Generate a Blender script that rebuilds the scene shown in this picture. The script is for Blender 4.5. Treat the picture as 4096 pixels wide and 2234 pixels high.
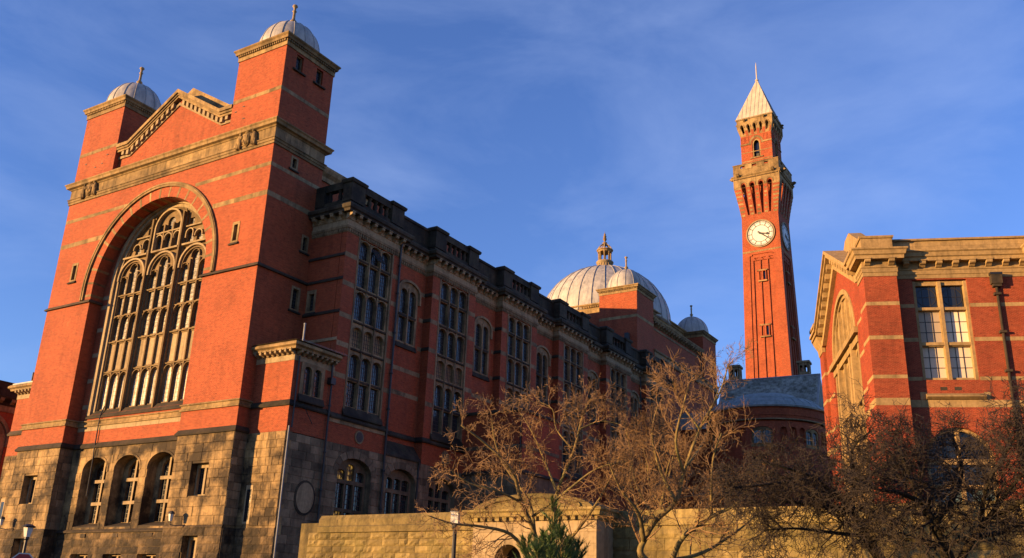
import bpy, math, random
from math import sin, cos, pi, radians, sqrt, atan2, hypot
from mathutils import Vector, Matrix
from mathutils.geometry import delaunay_2d_cdt

# ------------------------------------------------------------------ scene, camera, light
for o in list(bpy.data.objects): bpy.data.objects.remove(o)
S = bpy.context.scene
C = S.collection
CAM = Vector((53.08, -46.69, 1.6))
YAW, PIT, ROL = radians(-32.5174), radians(19.6348), radians(2.0908)
_f = Vector((sin(YAW)*cos(PIT), cos(YAW)*cos(PIT), sin(PIT)))
_r = Vector((cos(YAW), -sin(YAW), 0)); _u = _r.cross(_f)
RT = _r*cos(ROL)+_u*sin(ROL); UP = -_r*sin(ROL)+_u*cos(ROL); FWD = _f
cd = bpy.data.cameras.new('camera'); cam = bpy.data.objects.new('camera', cd); C.objects.link(cam)
cd.sensor_width = 36; cd.lens = 36*3743.99/4096; cd.clip_end = 5000; cd.clip_start = .1
cam.matrix_world = Matrix(((RT.x, UP.x, -FWD.x, CAM.x), (RT.y, UP.y, -FWD.y, CAM.y), (RT.z, UP.z, -FWD.z, CAM.z), (0, 0, 0, 1)))
S.camera = cam

SUN_AZ, SUN_EL = radians(219.5), radians(6)       # azimuth clockwise from +Y
W = bpy.data.worlds.new('World'); S.world = W; W.use_nodes = True
nt = W.node_tree; nt.nodes.clear()
def wn(t, **k):
    n = nt.nodes.new(t)
    for a, b in k.items(): setattr(n, a, b)
    return n
out = wn('ShaderNodeOutputWorld'); bg = wn('ShaderNodeBackground'); bg.inputs[1].default_value = .076
sky = wn('ShaderNodeTexSky', sky_type='NISHITA', sun_disc=False, sun_elevation=SUN_EL, sun_rotation=SUN_AZ)
sky.air_density = 1.0; sky.dust_density = .05; sky.ozone_density = 2.0
hs = wn('ShaderNodeHueSaturation'); hs.inputs['Saturation'].default_value = 1.0; hs.inputs['Value'].default_value = 1.0
tint = wn('ShaderNodeMixRGB', blend_type='MULTIPLY'); tint.inputs[0].default_value = 1; tint.inputs[2].default_value = (.84, 1.0, 1.72, 1)   # camera white balance
tc = wn('ShaderNodeTexCoord'); mp = wn('ShaderNodeMapping'); mp.inputs['Scale'].default_value = (1.3, 1.3, 3.4); mp.inputs['Rotation'].default_value = (.3, .2, .5)
nz = wn('ShaderNodeTexNoise'); nz.inputs['Scale'].default_value = 2.6; nz.inputs['Detail'].default_value = 7; nz.inputs['Roughness'].default_value = .58; nz.inputs['Distortion'].default_value = .4
rm = wn('ShaderNodeValToRGB'); rm.color_ramp.elements[0].position = .40; rm.color_ramp.elements[1].position = .85
rm.color_ramp.elements[1].color = (.28, .28, .28, 1)
mx = wn('ShaderNodeMixRGB'); mx.inputs[2].default_value = (3.0, 3.7, 5.6, 1)
L = nt.links
L.new(sky.outputs[0], hs.inputs['Color']); L.new(tc.outputs['Generated'], mp.inputs[0]); L.new(mp.outputs[0], nz.inputs['Vector'])
L.new(nz.outputs['Fac'], rm.inputs[0]); L.new(rm.outputs[0], mx.inputs[0]); L.new(hs.outputs[0], tint.inputs[1]); L.new(tint.outputs[0], mx.inputs[1]); L.new(mx.outputs[0], bg.inputs[0]); L.new(bg.outputs[0], out.inputs[0])

sd = bpy.data.lights.new('sun', 'SUN'); sd.energy = 5.0; sd.angle = radians(.55); sd.color = (1, .585, .225)
so = bpy.data.objects.new('sun', sd); C.objects.link(so)
_s = Vector((sin(SUN_AZ)*cos(SUN_EL), cos(SUN_AZ)*cos(SUN_EL), sin(SUN_EL)))
so.rotation_euler = (-_s).to_track_quat('-Z', 'Y').to_euler()
so.location = (-60, -60, 60)
S.view_settings.view_transform = 'Standard'; S.view_settings.look = 'None'; S.view_settings.exposure = 1.5; S.view_settings.gamma = 1
S.view_settings.use_curve_mapping = False
R = random.Random(7)

# ------------------------------------------------------------------ materials
class NT:
    def __init__(s, name):
        s.m = bpy.data.materials.new(name); s.m.use_nodes = True; s.t = s.m.node_tree; s.b = s.t.nodes['Principled BSDF']
    def n(s, t, **k):
        n = s.t.nodes.new(t)
        for a, b in k.items():
            if a[0] == '_': n.inputs[a[1:].replace('_', ' ')].default_value = b
            else: setattr(n, a, b)
        return n
    def l(s, a, b): s.t.links.new(a, b)
    def noise(s, vec, scale, detail=4, rough=.55):
        n = s.n('ShaderNodeTexNoise'); n.inputs['Scale'].default_value = scale; n.inputs['Detail'].default_value = detail; n.inputs['Roughness'].default_value = rough
        s.l(vec, n.inputs['Vector']); return n.outputs['Fac']
    def ramp(s, fac, p0, p1, c0=(0, 0, 0, 1), c1=(1, 1, 1, 1)):
        r = s.n('ShaderNodeValToRGB'); e = r.color_ramp.elements
        e[0].position, e[1].position = p0, p1; e[0].color = c0; e[1].color = c1
        s.l(fac, r.inputs[0]); return r.outputs[0]
    def mix(s, fac, a, b, mode='MIX'):
        n = s.n('ShaderNodeMixRGB', blend_type=mode)
        for i, x in ((0, fac), (1, a), (2, b)):
            if hasattr(x, 'is_linked'): s.l(x, n.inputs[i])
            else: n.inputs[i].default_value = x
        return n.outputs[0]
    def bump(s, h, d, st=1.0):
        b = s.n('ShaderNodeBump'); b.inputs['Distance'].default_value = d; b.inputs['Strength'].default_value = st
        s.l(h, b.inputs['Height']); s.l(b.outputs[0], s.b.inputs['Normal'])
    def scaled(s, vec, sc):
        m = s.n('ShaderNodeMapping'); m.inputs['Scale'].default_value = sc; s.l(vec, m.inputs[0]); return m.outputs[0]
ALB = .62
def c4(c): return (c[0]*ALB, c[1]*ALB, c[2]*ALB, 1)
def g1(v): return (v, v, v, 1)

def mk_brick(name, c1, c2, mortar, curved=False):
    t = NT(name); tc = t.n('ShaderNodeTexCoord'); ob = tc.outputs['Object']; sp = t.n('ShaderNodeSeparateXYZ'); t.l(ob, sp.inputs[0])
    ad = t.n('ShaderNodeMath', operation='ADD'); t.l(sp.outputs[0], ad.inputs[0]); t.l(sp.outputs[1], ad.inputs[1])
    cb = t.n('ShaderNodeCombineXYZ'); t.l(ad.outputs[0], cb.inputs[0]); t.l(sp.outputs[2], cb.inputs[1])
    b = t.n('ShaderNodeTexBrick', offset=.5); b.inputs['Scale'].default_value = 1; b.inputs['Brick Width'].default_value = .225; b.inputs['Row Height'].default_value = .075
    b.inputs['Mortar Size'].default_value = .011; b.inputs['Mortar Smooth'].default_value = .2; b.inputs['Bias'].default_value = -.1
    b.inputs['Color1'].default_value = c4(c1); b.inputs['Color2'].default_value = c4(c2); b.inputs['Mortar'].default_value = c4(mortar)
    t.l(cb.outputs[0], b.inputs['Vector'])
    n1 = t.ramp(t.noise(ob, .35, 6, .6), .3, .72, g1(.78), g1(1.12)); n2 = t.ramp(t.noise(ob, 3.1, 4), .3, .7, g1(.88), g1(1.1))
    st = t.ramp(t.noise(t.scaled(ob, (1.3, 1.3, .12)), 1.1, 5), .55, .8, g1(1), g1(.72))
    fine = t.ramp(t.noise(t.scaled(cb.outputs[0], (1.6, 6.0, 1)), 1.0, 5, .75), .28, .72, g1(.70), g1(1.28))
    odd = t.ramp(t.noise(t.scaled(cb.outputs[0], (4.4, 13.3, 1)), 1.0, 0), .66, .74, g1(1), g1(.62))
    c = t.mix(1, b.outputs['Color'], n1, 'MULTIPLY'); c = t.mix(1, c, n2, 'MULTIPLY'); c = t.mix(1, c, st, 'MULTIPLY'); c = t.mix(1, c, fine, 'MULTIPLY'); c = t.mix(1, c, odd, 'MULTIPLY')
    t.l(c, t.b.inputs['Base Color']); t.b.inputs['Roughness'].default_value = .82; t.b.inputs['Specular IOR Level'].default_value = .25
    iv = t.n('ShaderNodeMath', operation='SUBTRACT'); iv.inputs[0].default_value = 1; t.l(b.outputs['Fac'], iv.inputs[1])
    t.bump(iv.outputs[0], .006, .8)
    return t.m
def mk_stone(name, base, soot, lo=.45, hi=.7, amt=.8, moss=None, rough=.85, var=.25, grain=.012, ns=.55):
    t = NT(name); geo = t.n('ShaderNodeNewGeometry'); P = geo.outputs['Position']; oi = t.n('ShaderNodeObjectInfo')
    f = t.ramp(t.noise(P, ns, 8, .66), lo, hi, g1(0), g1(amt))
    sv = t.ramp(t.noise(t.scaled(P, (1.8, 1.8, .16)), 1.2, 6, .65), .48, .68, g1(0), g1(amt*.75))
    c = t.mix(f, c4(base), c4(soot)); c = t.mix(sv, c, c4(soot))
    if moss:
        mf = t.ramp(t.noise(P, .8, 6, .6), .5, .75, g1(0), g1(.7)); c = t.mix(mf, c, c4(moss))
    v = t.ramp(oi.outputs['Random'], 0, 1, g1(1-var), g1(1+var)); c = t.mix(1, c, v, 'MULTIPLY')
    n2 = t.ramp(t.noise(P, 5, 5), .3, .7, g1(.82), g1(1.15)); c = t.mix(1, c, n2, 'MULTIPLY')
    t.l(c, t.b.inputs['Base Color']); t.b.inputs['Roughness'].default_value = rough; t.b.inputs['Specular IOR Level'].default_value = .25
    t.bump(t.noise(P, 9, 6, .7), grain, 1)
    return t.m
def mk_flat(name, col, rough=.6, metal=0, ns=3, var=.2, bump=0):
    t = NT(name); tc = t.n('ShaderNodeNewGeometry'); P = tc.outputs['Position']
    n = t.ramp(t.noise(P, ns, 5), .3, .7, g1(1-var), g1(1+var)); t.l(t.mix(1, c4(col), n, 'MULTIPLY'), t.b.inputs['Base Color'])
    t.b.inputs['Roughness'].default_value = rough; t.b.inputs['Metallic'].default_value = metal
    if bump: t.bump(t.noise(P, ns*4, 5), bump, 1)
    return t.m
def mk_lead(name, col, streak):
    t = NT(name); P = t.n('ShaderNodeNewGeometry').outputs['Position']
    f = t.ramp(t.noise(t.scaled(P, (1.3, 1.3, .35)), 1.4, 7, .65), .42, .75); c = t.mix(f, c4(col), c4(streak))
    n = t.ramp(t.noise(P, .7, 4), .3, .7, g1(.85), g1(1.12)); t.l(t.mix(1, c, n, 'MULTIPLY'), t.b.inputs['Base Color'])
    t.b.inputs['Roughness'].default_value = .55; t.bump(t.noise(P, 2.5, 4), .03, .5); return t.m
def mk_glass(name, col, rough=.12, wav=.01, col2=None, ns=2.2, spec=.5):
    t = NT(name); P = t.n('ShaderNodeNewGeometry').outputs['Position']; oi = t.n('ShaderNodeObjectInfo')
    v = t.ramp(oi.outputs['Random'], 0, 1, g1(.6), g1(1.35)); c = t.mix(1, c4(col), v, 'MULTIPLY')
    if col2: c = t.mix(t.ramp(t.noise(P, ns, 6, .7), .42, .6), c, c4(col2))
    t.l(c, t.b.inputs['Base Color']); t.b.inputs['Roughness'].default_value = rough; t.b.inputs['Specular IOR Level'].default_value = spec
    t.bump(t.noise(P, 3.5, 2), wav, 1); return t.m

BRICK = mk_brick('red_brick', (.46, .066, .021), (.38, .048, .016), (.47, .19, .08))
BRICK_B = mk_brick('red_brick_right', (.40, .046, .018), (.32, .034, .014), (.42, .16, .075))
ST = mk_stone('sandstone_trim', (.43, .285, .125), (.085, .06, .026), .42, .68, .85)
ST_PALE = mk_stone('pale_sandstone', (.44, .33, .19), (.12, .085, .045), .55, .8, .7, var=.12)
ST_TR = mk_stone('tracery_stone', (.27, .18, .085), (.06, .042, .022), .45, .75, .75, var=.1)
ST_W = mk_stone('wing_window_stone', (.42, .29, .15), (.07, .048, .026), .45, .72, .85, var=.15)
ST_SOOT = mk_stone('soot_stone', (.10, .078, .048), (.022, .017, .012), .36, .58, .95, moss=(.06, .062, .03))
ST_BASE = mk_stone('base_stone', (.45, .30, .135), (.032, .022, .013), .40, .57, .95, var=.2, ns=.36)
ST_ROCK = mk_stone('rock_faced_stone', (.30, .20, .10), (.028, .021, .014), .30, .56, .94, var=.45, grain=.05, ns=.5)
ST_WB = mk_stone('wing_base_stone', (.30, .215, .125), (.085, .062, .038), .42, .66, .8, var=.4)
ST_WALL = mk_stone('boundary_stone', (.36, .265, .10), (.07, .055, .022), .42, .68, .8, moss=(.20, .17, .045), var=.28, grain=.04)
ST_B = mk_stone('right_stone', (.46, .31, .14), (.16, .11, .05), .5, .8, .7, var=.12)
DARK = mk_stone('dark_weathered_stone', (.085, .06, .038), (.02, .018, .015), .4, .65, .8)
LEAD = mk_lead('lead_dome', (.58, .55, .50), (.26, .26, .26))
LEAD_D = mk_lead('lead_rib', (.40, .39, .37), (.22, .22, .22))
COPPER = mk_lead('verdigris_lead', (.36, .40, .38), (.18, .22, .21))
SPIRE = mk_lead('spire_lead', (.66, .58, .46), (.50, .44, .34))
MORTAR = mk_flat('dark_joint', (.10, .075, .045), .9)  # plain dark brown, used on the belfry core
GLASS = mk_glass('dark_glass', (.02, .024, .03), .1)
GLASS_W = mk_glass('wing_glass', (.035, .04, .045), .14, .014)
STAIN = mk_glass('stained_glass', (.24, .20, .15), .35, .02, (.05, .036, .028), 2.6, .4)
PALEGL = mk_glass('pale_leaded_glass', (.62, .52, .43), .3, .012, (.28, .21, .18), 1.4, .4)
CURT = mk_glass('curtained_glass', (.85, .70, .52), .45, .004, None, 2.2, .25)
TEAL = mk_glass('green_glass', (.12, .17, .16), .12, .006)
def mk_lit():
    t = NT('lamplit_pane'); t.b.inputs['Base Color'].default_value = (.1, .06, .02, 1); P = t.n('ShaderNodeNewGeometry').outputs['Position']
    t.l(t.ramp(t.noise(P, 2.2, 3), .45, .75, (.01, .005, .001, 1), (.9, .5, .1, 1)), t.b.inputs['Emission Color']); t.b.inputs['Emission Strength'].default_value = .2
    return t.m
LIT = mk_lit()
IRON = mk_flat('black_iron', (.015, .015, .017), .5)
LEADBAR = mk_flat('lead_came', (.03, .028, .026), .6)
LEADBAR_Y = mk_flat('yellowish_came', (.20, .17, .07), .6)  # yellowish bars of the lowest great window lights
PIPE_G = mk_flat('grey_pipe', (.30, .31, .33), .45)
WHITE = mk_flat('opal_white', (.80, .78, .70), .4, 0, 1, .05)
REDP = mk_flat('red_paint', (.45, .012, .015), .4, 0, 3, .05)
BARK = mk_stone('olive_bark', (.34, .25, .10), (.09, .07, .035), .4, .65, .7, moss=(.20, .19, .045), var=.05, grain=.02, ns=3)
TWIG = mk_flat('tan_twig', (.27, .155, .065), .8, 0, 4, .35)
BARK_D = mk_stone('shade_dark_bark', (.045, .032, .018), (.014, .011, .008), .4, .65, .8, moss=(.07, .06, .014), var=.05, grain=.03, ns=3)  # thorn trees stand in shade: that shade is put into the bark colour
TWIG_D = mk_flat('shade_dark_twig', (.024, .014, .008), .85, 0, 4, .4)  # twig colour darkened to carry the shade on the thorn trees
NEEDLE = mk_flat('conifer_needle', (.085, .15, .025), .7, 0, 5, .5)
SLATE = mk_stone('slate', (.42, .41, .34), (.15, .145, .11), .42, .68, .8, moss=(.11, .11, .05), var=.35)
GRASS = mk_flat('winter_grass', (.07, .09, .03), .95, 0, .5, .35)
ASPH = mk_flat('asphalt', (.05, .048, .045), .9, 0, 1.5, .2)

# ------------------------------------------------------------------ mesh tools
class MB:
    def __init__(s): s.v = []; s.f = []
    def add(s, vs, fs):
        o = len(s.v); s.v += [tuple(p) for p in vs]; s.f += [tuple(i+o for i in f) for f in fs]; return s
    def box(s, x0, x1, y0, y1, z0, z1):
        return s.add([(x0,y0,z0),(x1,y0,z0),(x1,y1,z0),(x0,y1,z0),(x0,y0,z1),(x1,y0,z1),(x1,y1,z1),(x0,y1,z1)],
            [(3,2,1,0),(4,5,6,7),(0,1,5,4),(1,2,6,5),(2,3,7,6),(3,0,4,7)])
    def fbox(s, fr, u0, u1, n0, n1, z0, z1):           # n0 back, n1 front (outward)
        return s.add([fr(u,n,z) for z in (z0,z1) for u,n in ((u0,n1),(u1,n1),(u1,n0),(u0,n0))],
            [(3,2,1,0),(4,5,6,7),(0,1,5,4),(1,2,6,5),(2,3,7,6),(3,0,4,7)])
    def prism(s, fr, prof, u0, u1):                      # profile of (n,z), swept along u
        k = len(prof); return s.add([fr(u0,n,z) for n,z in prof]+[fr(u1,n,z) for n,z in prof],
            [tuple(range(k)), tuple(range(2*k-1,k-1,-1))]+[(i,k+i,k+(i+1)%k,(i+1)%k) for i in range(k)])
    def poly(s, fr, pts, n0, n1):                        # polygon of (u,z) between n0 and n1, no holes
        k = len(pts); return s.add([fr(u,n1,z) for u,z in pts]+[fr(u,n0,z) for u,z in pts],
            [tuple(range(k)), tuple(range(2*k-1,k-1,-1))]+[(i,k+i,k+(i+1)%k,(i+1)%k) for i in range(k)])
    def tube(s, pts, rad, k=6, cap=True):
        n = len(pts); P = [Vector(p) for p in pts]; rs = rad if isinstance(rad, (list, tuple)) else [rad]*n
        o = len(s.v); prev = None
        for i in range(n):
            d = (P[min(i+1,n-1)]-P[max(i-1,0)]); d = d.normalized() if d.length > 1e-9 else Vector((0,0,1))
            if prev is None:
                a = d.orthogonal().normalized()
            else:
                a = prev-d*prev.dot(d); a = a.normalized() if a.length > 1e-6 else d.orthogonal().normalized()
            prev = a; b = d.cross(a)
            for j in range(k):
                t = 2*pi*j/k; s.v.append(tuple(P[i]+(a*cos(t)+b*sin(t))*rs[i]))
        for i in range(n-1):
            for j in range(k):
                s.f.append((o+i*k+j, o+i*k+(j+1)%k, o+(i+1)*k+(j+1)%k, o+(i+1)*k+j))
        if cap: s.f.append(tuple(o+j for j in range(k-1,-1,-1))); s.f.append(tuple(o+(n-1)*k+j for j in range(k)))
        return s
    def lathe(s, prof, c=(0,0,0), k=24):
        o = len(s.v); n = len(prof)
        for r, z in prof:
            for j in range(k): t = 2*pi*j/k; s.v.append((c[0]+r*cos(t), c[1]+r*sin(t), c[2]+z))
        for i in range(n-1):
            for j in range(k): s.f.append((o+i*k+j, o+i*k+(j+1)%k, o+(i+1)*k+(j+1)%k, o+(i+1)*k+j))
        s.f.append(tuple(o+j for j in range(k-1,-1,-1))); s.f.append(tuple(o+(n-1)*k+j for j in range(k))); return s
    def sweep(s, path, prof, closed=False):              # plan path, profile (out,z) ; outside on the right of travel
        n = len(path); k = len(prof); nor = []
        def rn(a, b): d = hypot(b[0]-a[0], b[1]-a[1]); return ((b[1]-a[1])/d, -(b[0]-a[0])/d)
        for i in range(n):
            if closed: a, b = rn(path[i-1], path[i]), rn(path[i], path[(i+1)%n])
            else: a = rn(path[max(i-1,0)], path[max(i,1)]); b = rn(path[min(i,n-2)], path[min(i+1,n-1)])
            q = 1+a[0]*b[0]+a[1]*b[1]; nor.append(((a[0]+b[0])/q, (a[1]+b[1])/q))
        vs = [(path[i][0]+nor[i][0]*o, path[i][1]+nor[i][1]*o, z) for i in range(n) for o, z in prof]
        fs = [(i*k+j, ((i+1)%n)*k+j, ((i+1)%n)*k+(j+1)%k, i*k+(j+1)%k) for i in range(n if closed else n-1) for j in range(k)]
        if not closed: fs += [tuple(range(k)), tuple(range(n*k-1, (n-1)*k-1, -1))]
        return s.add(vs, fs)
    def mesh(s, name, mat, smooth=False):
        m = bpy.data.meshes.new(name); m.from_pydata(s.v, [], s.f); m.materials.append(mat)
        import bmesh
        b = bmesh.new(); b.from_mesh(m); bmesh.ops.recalc_face_normals(b, faces=b.faces); b.to_mesh(m); b.free()
        if smooth: m.shade_smooth()
        return m
LOCAL = set()
def obj(name, me, parent=None, label=None, kind=None):
    o = bpy.data.objects.new(name, me); C.objects.link(o)
    if parent is not None:
        o.parent = parent
        if parent.type == 'EMPTY' and parent.name not in LOCAL: o.matrix_parent_inverse = Matrix.Translation(-Vector(parent.location))
    if label: o['label'] = label
    if kind: o['kind'] = kind
    return o
def put(name, mb, mat, parent=None, smooth=False, label=None, kind=None): return obj(name, mb.mesh(name, mat, smooth), parent, label, kind)
def thing(name, label, cat, loc=(0,0,0), rz=0, group=None, local=False):
    o = bpy.data.objects.new(name, None); C.objects.link(o); o.location = loc; o.rotation_euler.z = rz; o.empty_display_size = .5
    o['label'] = label; o['category'] = cat
    if group: o['group'] = group
    if local: LOCAL.add(o.name)
    return o
def tag(o, label, cat, group=None):
    o['label'] = label; o['category'] = cat
    if group: o['group'] = group
    return o
def FR(o, U, N):
    ox, oy = o; return lambda u, n, z: (ox+U[0]*u+N[0]*n, oy+U[1]*u+N[1]*n, z)
def inpoly(p, poly):
    x, y = p; c = False; n = len(poly)
    for i in range(n):
        x1, y1 = poly[i]; x2, y2 = poly[i-1]
        if (y1 > y) != (y2 > y) and x < (x2-x1)*(y-y1)/(y2-y1)+x1: c = not c
    return c
def plate(fr, outer, holes, n1, n0, mb=None, grid=0):
    """slab between n0 (back) and n1 (front) with through holes"""
    mb = mb or MB(); pts = []; edges = []
    for lp in [outer]+list(holes):
        o = len(pts); k = len(lp); pts += [Vector(p) for p in lp]; edges += [(o+i, o+(i+1)%k) for i in range(k)]
    if grid:
        us = [p[0] for p in outer]; zs = [p[1] for p in outer]; u = min(us)+grid
        while u < max(us)-grid*.3:
            z = min(zs)+grid
            while z < max(zs)-grid*.3:
                if inpoly((u+.01, z+.013), outer) and not any(inpoly((u+.01, z+.013), h) for h in holes): pts.append(Vector((u+.01, z+.013)))
                z += grid
            u += grid
    r = delaunay_2d_cdt(pts, edges, [], 1, 1e-6); vs, fs = r[0], r[2]; tri = []
    for f in fs:
        cx = sum(vs[i][0] for i in f)/len(f); cz = sum(vs[i][1] for i in f)/len(f)
        if inpoly((cx, cz), outer) and not any(inpoly((cx, cz), h) for h in holes): tri.append(f)
    k = len(vs)
    mb.add([fr(p[0], n1, p[1]) for p in vs]+[fr(p[0], n0, p[1]) for p in vs], [tuple(f) for f in tri]+[tuple(i+k for i in reversed(f)) for f in tri])
    for lp in [outer]+list(holes):
        m = len(lp); mb.add([fr(p[0], n1, p[1]) for p in lp]+[fr(p[0], n0, p[1]) for p in lp], [(i, (i+1)%m, m+(i+1)%m, m+i) for i in range(m)])
    return mb
def rect(u0, u1, z0, z1): return [(u0,z0),(u1,z0),(u1,z1),(u0,z1)]
def arch(u0, u1, z0, zs, rise=None, k=10):
    c = (u0+u1)/2; a = (u1-u0)/2; rise = a if rise is None else rise
    return [(u0,z0),(u1,z0)]+[(c+a*cos(pi*i/k), zs+rise*sin(pi*i/k)) for i in range(k+1)]
def spanz(poly, u):
    zs = []
    for i in range(len(poly)):
        a, b = poly[i-1], poly[i]
        if (a[0] > u) != (b[0] > u): zs.append(a[1]+(b[1]-a[1])*(u-a[0])/(b[0]-a[0]))
    return (min(zs), max(zs)) if zs else None
def spanu(poly, z):
    r = spanz([(q, p) for p, q in poly], z); return r
def window(fr, par, outer, lights, n1, th, stone, glass, bars=(.3, .34), name='window', barmat=None, bw=.018, label=None, glassf=None):
    w = put(name, plate(fr, outer, lights, n1, n1-th), stone, par, label=label); gb = MB(); gn = n1-th*.72
    for i, lp in enumerate(lights):
        g = glassf(lp) if glassf else glass
        put('pane', MB().poly(fr, lp, gn-.03, gn), g, w)
        if bars:
            us = [p[0] for p in lp]; zs = [p[1] for p in lp]; wu = max(us)-min(us); wz = max(zs)-min(zs)
            ku = max(1, round(wu/bars[0])); kz = max(1, round(wz/bars[1]))
            for j in range(1, ku):
                u = min(us)+wu*j/ku+.0007; q = spanz(lp, u)
                if q: gb.fbox(fr, u-bw, u+bw, gn-.01, gn+.03, q[0], q[1])
            for j in range(1, kz):
                z = min(zs)+wz*j/kz+.0007; q = spanu(lp, z)
                if q: gb.fbox(fr, q[0], q[1], gn-.01, gn+.024, z-bw, z+bw)
    if gb.v: put('glazing_bars', gb, barmat or LEADBAR, w, kind='stuff')
    return w
def courses(fr, par, mat, u0, u1, z0, z1, h, lmin, lmax, nb, nf, holes=(), name='stone_block', ch=.02, jit=.012, gap=.008, rnd=None, vary=0):
    rnd = rnd or R; nrow = max(1, round((z1-z0)/h)); zs = [z0]
    for i in range(1, nrow): zs.append(z0+(z1-z0)*i/nrow+rnd.uniform(-vary, vary))
    zs.append(z1); cnt = 0
    for i in range(nrow):
        za, zb = zs[i]+gap, zs[i+1]-gap; u = u0-rnd.uniform(0, .5)*lmin; segs = []
        while u < u1-1e-3:
            l = rnd.uniform(lmin, lmax); a, b = max(u, u0), min(u+l, u1)
            if u1-b < lmin*.4: b = u1
            segs.append((a, b)); u = u+l if b < u1 else u1
        for a, b in segs:
            parts = [(a, b)]
            for hp in holes:
                q = None
                for z in (za+.02, (za+zb)/2, zb-.02):
                    sp = spanu(hp, z)
                    if sp: q = (min(q[0], sp[0]), max(q[1], sp[1])) if q else sp
                if q:
                    nn = []
                    for (c, d) in parts:
                        if d <= q[0] or c >= q[1]: nn.append((c, d))
                        else:
                            if q[0]-c > .08: nn.append((c, q[0]))
                            if d-q[1] > .08: nn.append((q[1], d))
                    parts = nn
            for c, d in parts:
                if d-c < .1: continue
                f = nf+rnd.uniform(-jit, jit); c2, d2 = c+gap, d-gap; k = min(ch, (d2-c2)*.3)
                vs = [fr(u_, nb, z_) for u_, z_ in ((c2,za),(d2,za),(d2,zb),(c2,zb))]+[fr(u_, f-k, z_) for u_, z_ in ((c2,za),(d2,za),(d2,zb),(c2,zb))]
                vs += [fr(u_, f+rnd.uniform(-jit, jit)*.5, z_) for u_, z_ in ((c2+k,za+k),(d2-k,za+k),(d2-k,zb-k),(c2+k,zb-k))]
                m = bpy.data.meshes.new(name); m.from_pydata(vs, [], [(0,1,5,4),(1,2,6,5),(2,3,7,6),(3,0,4,7),(4,5,9,8),(5,6,10,9),(6,7,11,10),(7,4,8,11),(8,9,10,11)])
                m.materials.append(mat); obj(name, m, par); cnt += 1
    return cnt
def rockblock(fr, a, b, za, zb, nb, nf, rnd, amp):
    """rock faced block with a rough bulging face"""
    nu, nz = 4, 3; vs = []
    for j in range(nz+1):
        for i in range(nu+1):
            e = i in (0, nu) or j in (0, nz); n = nf if e else nf+rnd.uniform(.25, 1)*amp
            vs.append(fr(a+(b-a)*i/nu, n, za+(zb-za)*j/nz))
    k = nu+1; fs = [(j*k+i, j*k+i+1, (j+1)*k+i+1, (j+1)*k+i) for j in range(nz) for i in range(nu)]
    o = len(vs); vs += [fr(a,nb,za), fr(b,nb,za), fr(b,nb,zb), fr(a,nb,zb)]
    fs += [tuple([o+1, o]+list(range(0, k))), tuple([o+2, o+1]+[j*k+nu for j in range(nz+1)]), tuple([o+3, o+2]+[nz*k+i for i in range(nu, -1, -1)]), tuple([o, o+3]+[j*k for j in range(nz, -1, -1)])]
    return vs, fs
def rocks(fr, par, mat, u0, u1, z0, z1, h, lmin, lmax, nb, nf, amp=.05, holes=(), rnd=None, name='rock_faced_block'):
    rnd = rnd or R; nrow = max(1, round((z1-z0)/h)); hh = (z1-z0)/nrow
    for i in range(nrow):
        u = u0-(i % 2)*lmin*.5
        while u < u1-.05:
            l = rnd.uniform(lmin, lmax); a, b = max(u, u0)+.008, min(u+l, u1)-.008; u += l
            if b-a < .12: continue
            za, zb = z0+i*hh+.008, z0+(i+1)*hh-.008; parts = [(a, b)]
            for hp in holes:
                q = spanu(hp, (za+zb)/2)
                if q:
                    nn = []
                    for (c, d) in parts:
                        if d <= q[0] or c >= q[1]: nn.append((c, d))
                        else:
                            if q[0]-c > .1: nn.append((c, q[0]))
                            if d-q[1] > .1: nn.append((q[1], d))
                    parts = nn
            for c, d in parts:
                vs, fs = rockblock(fr, c, d, za, zb, nb, nf, rnd, amp)
                m = bpy.data.meshes.new(name); m.from_pydata(vs, [], fs); m.materials.append(mat); obj(name, m, par)
def modillion_mesh(w, d, h, mat, name='modillion'):
    """scrolled bracket: local x = width, y = outward, z up, top at z=0"""
    prof = [(0,0),(d,0),(d,-h*.35),(d*.88,-h*.5),(d*.55,-h*.6),(d*.3,-h*.85),(0,-h)]
    k = len(prof); mb = MB(); mb.add([(-w/2,n,z) for n,z in prof]+[(w/2,n,z) for n,z in prof], [tuple(range(k)), tuple(range(2*k-1,k-1,-1))]+[(i,k+i,k+(i+1)%k,(i+1)%k) for i in range(k)])
    mb.box(-w/2-.04, w/2+.04, -.002, d+.05, -.0, .07)
    return mb.mesh(name, mat)
def place(name, me, par, x, y, z, rz=0, sc=None):
    o = bpy.data.objects.new(name, me); C.objects.link(o)
    if par is not None:
        o.parent = par
        if par.type == 'EMPTY' and par.name not in LOCAL: o.matrix_parent_inverse = Matrix.Translation(-Vector(par.location))
    o.location = (x, y, z); o.rotation_euler.z = rz
    if sc: o.scale = sc
    return o
def row(name, me, par, fr, N, u0, u1, step, n, z):
    k = max(1, round((u1-u0)/step)); rz = atan2(N[1], N[0])-pi/2
    for i in range(k+1): p = fr(u0+(u1-u0)*i/k, n, z); place(name, me, par, p[0], p[1], p[2], rz)
def dentils(fr, par, mat, u0, u1, step, w, n0, n1, z0, z1, name='dentil_course'):
    mb = MB(); u = u0
    while u+w < u1+1e-4: mb.fbox(fr, u, u+w, n0, n1, z0, z1); u += step
    return put(name, mb, mat, par, kind='stuff')
exec_dome = {}
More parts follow.
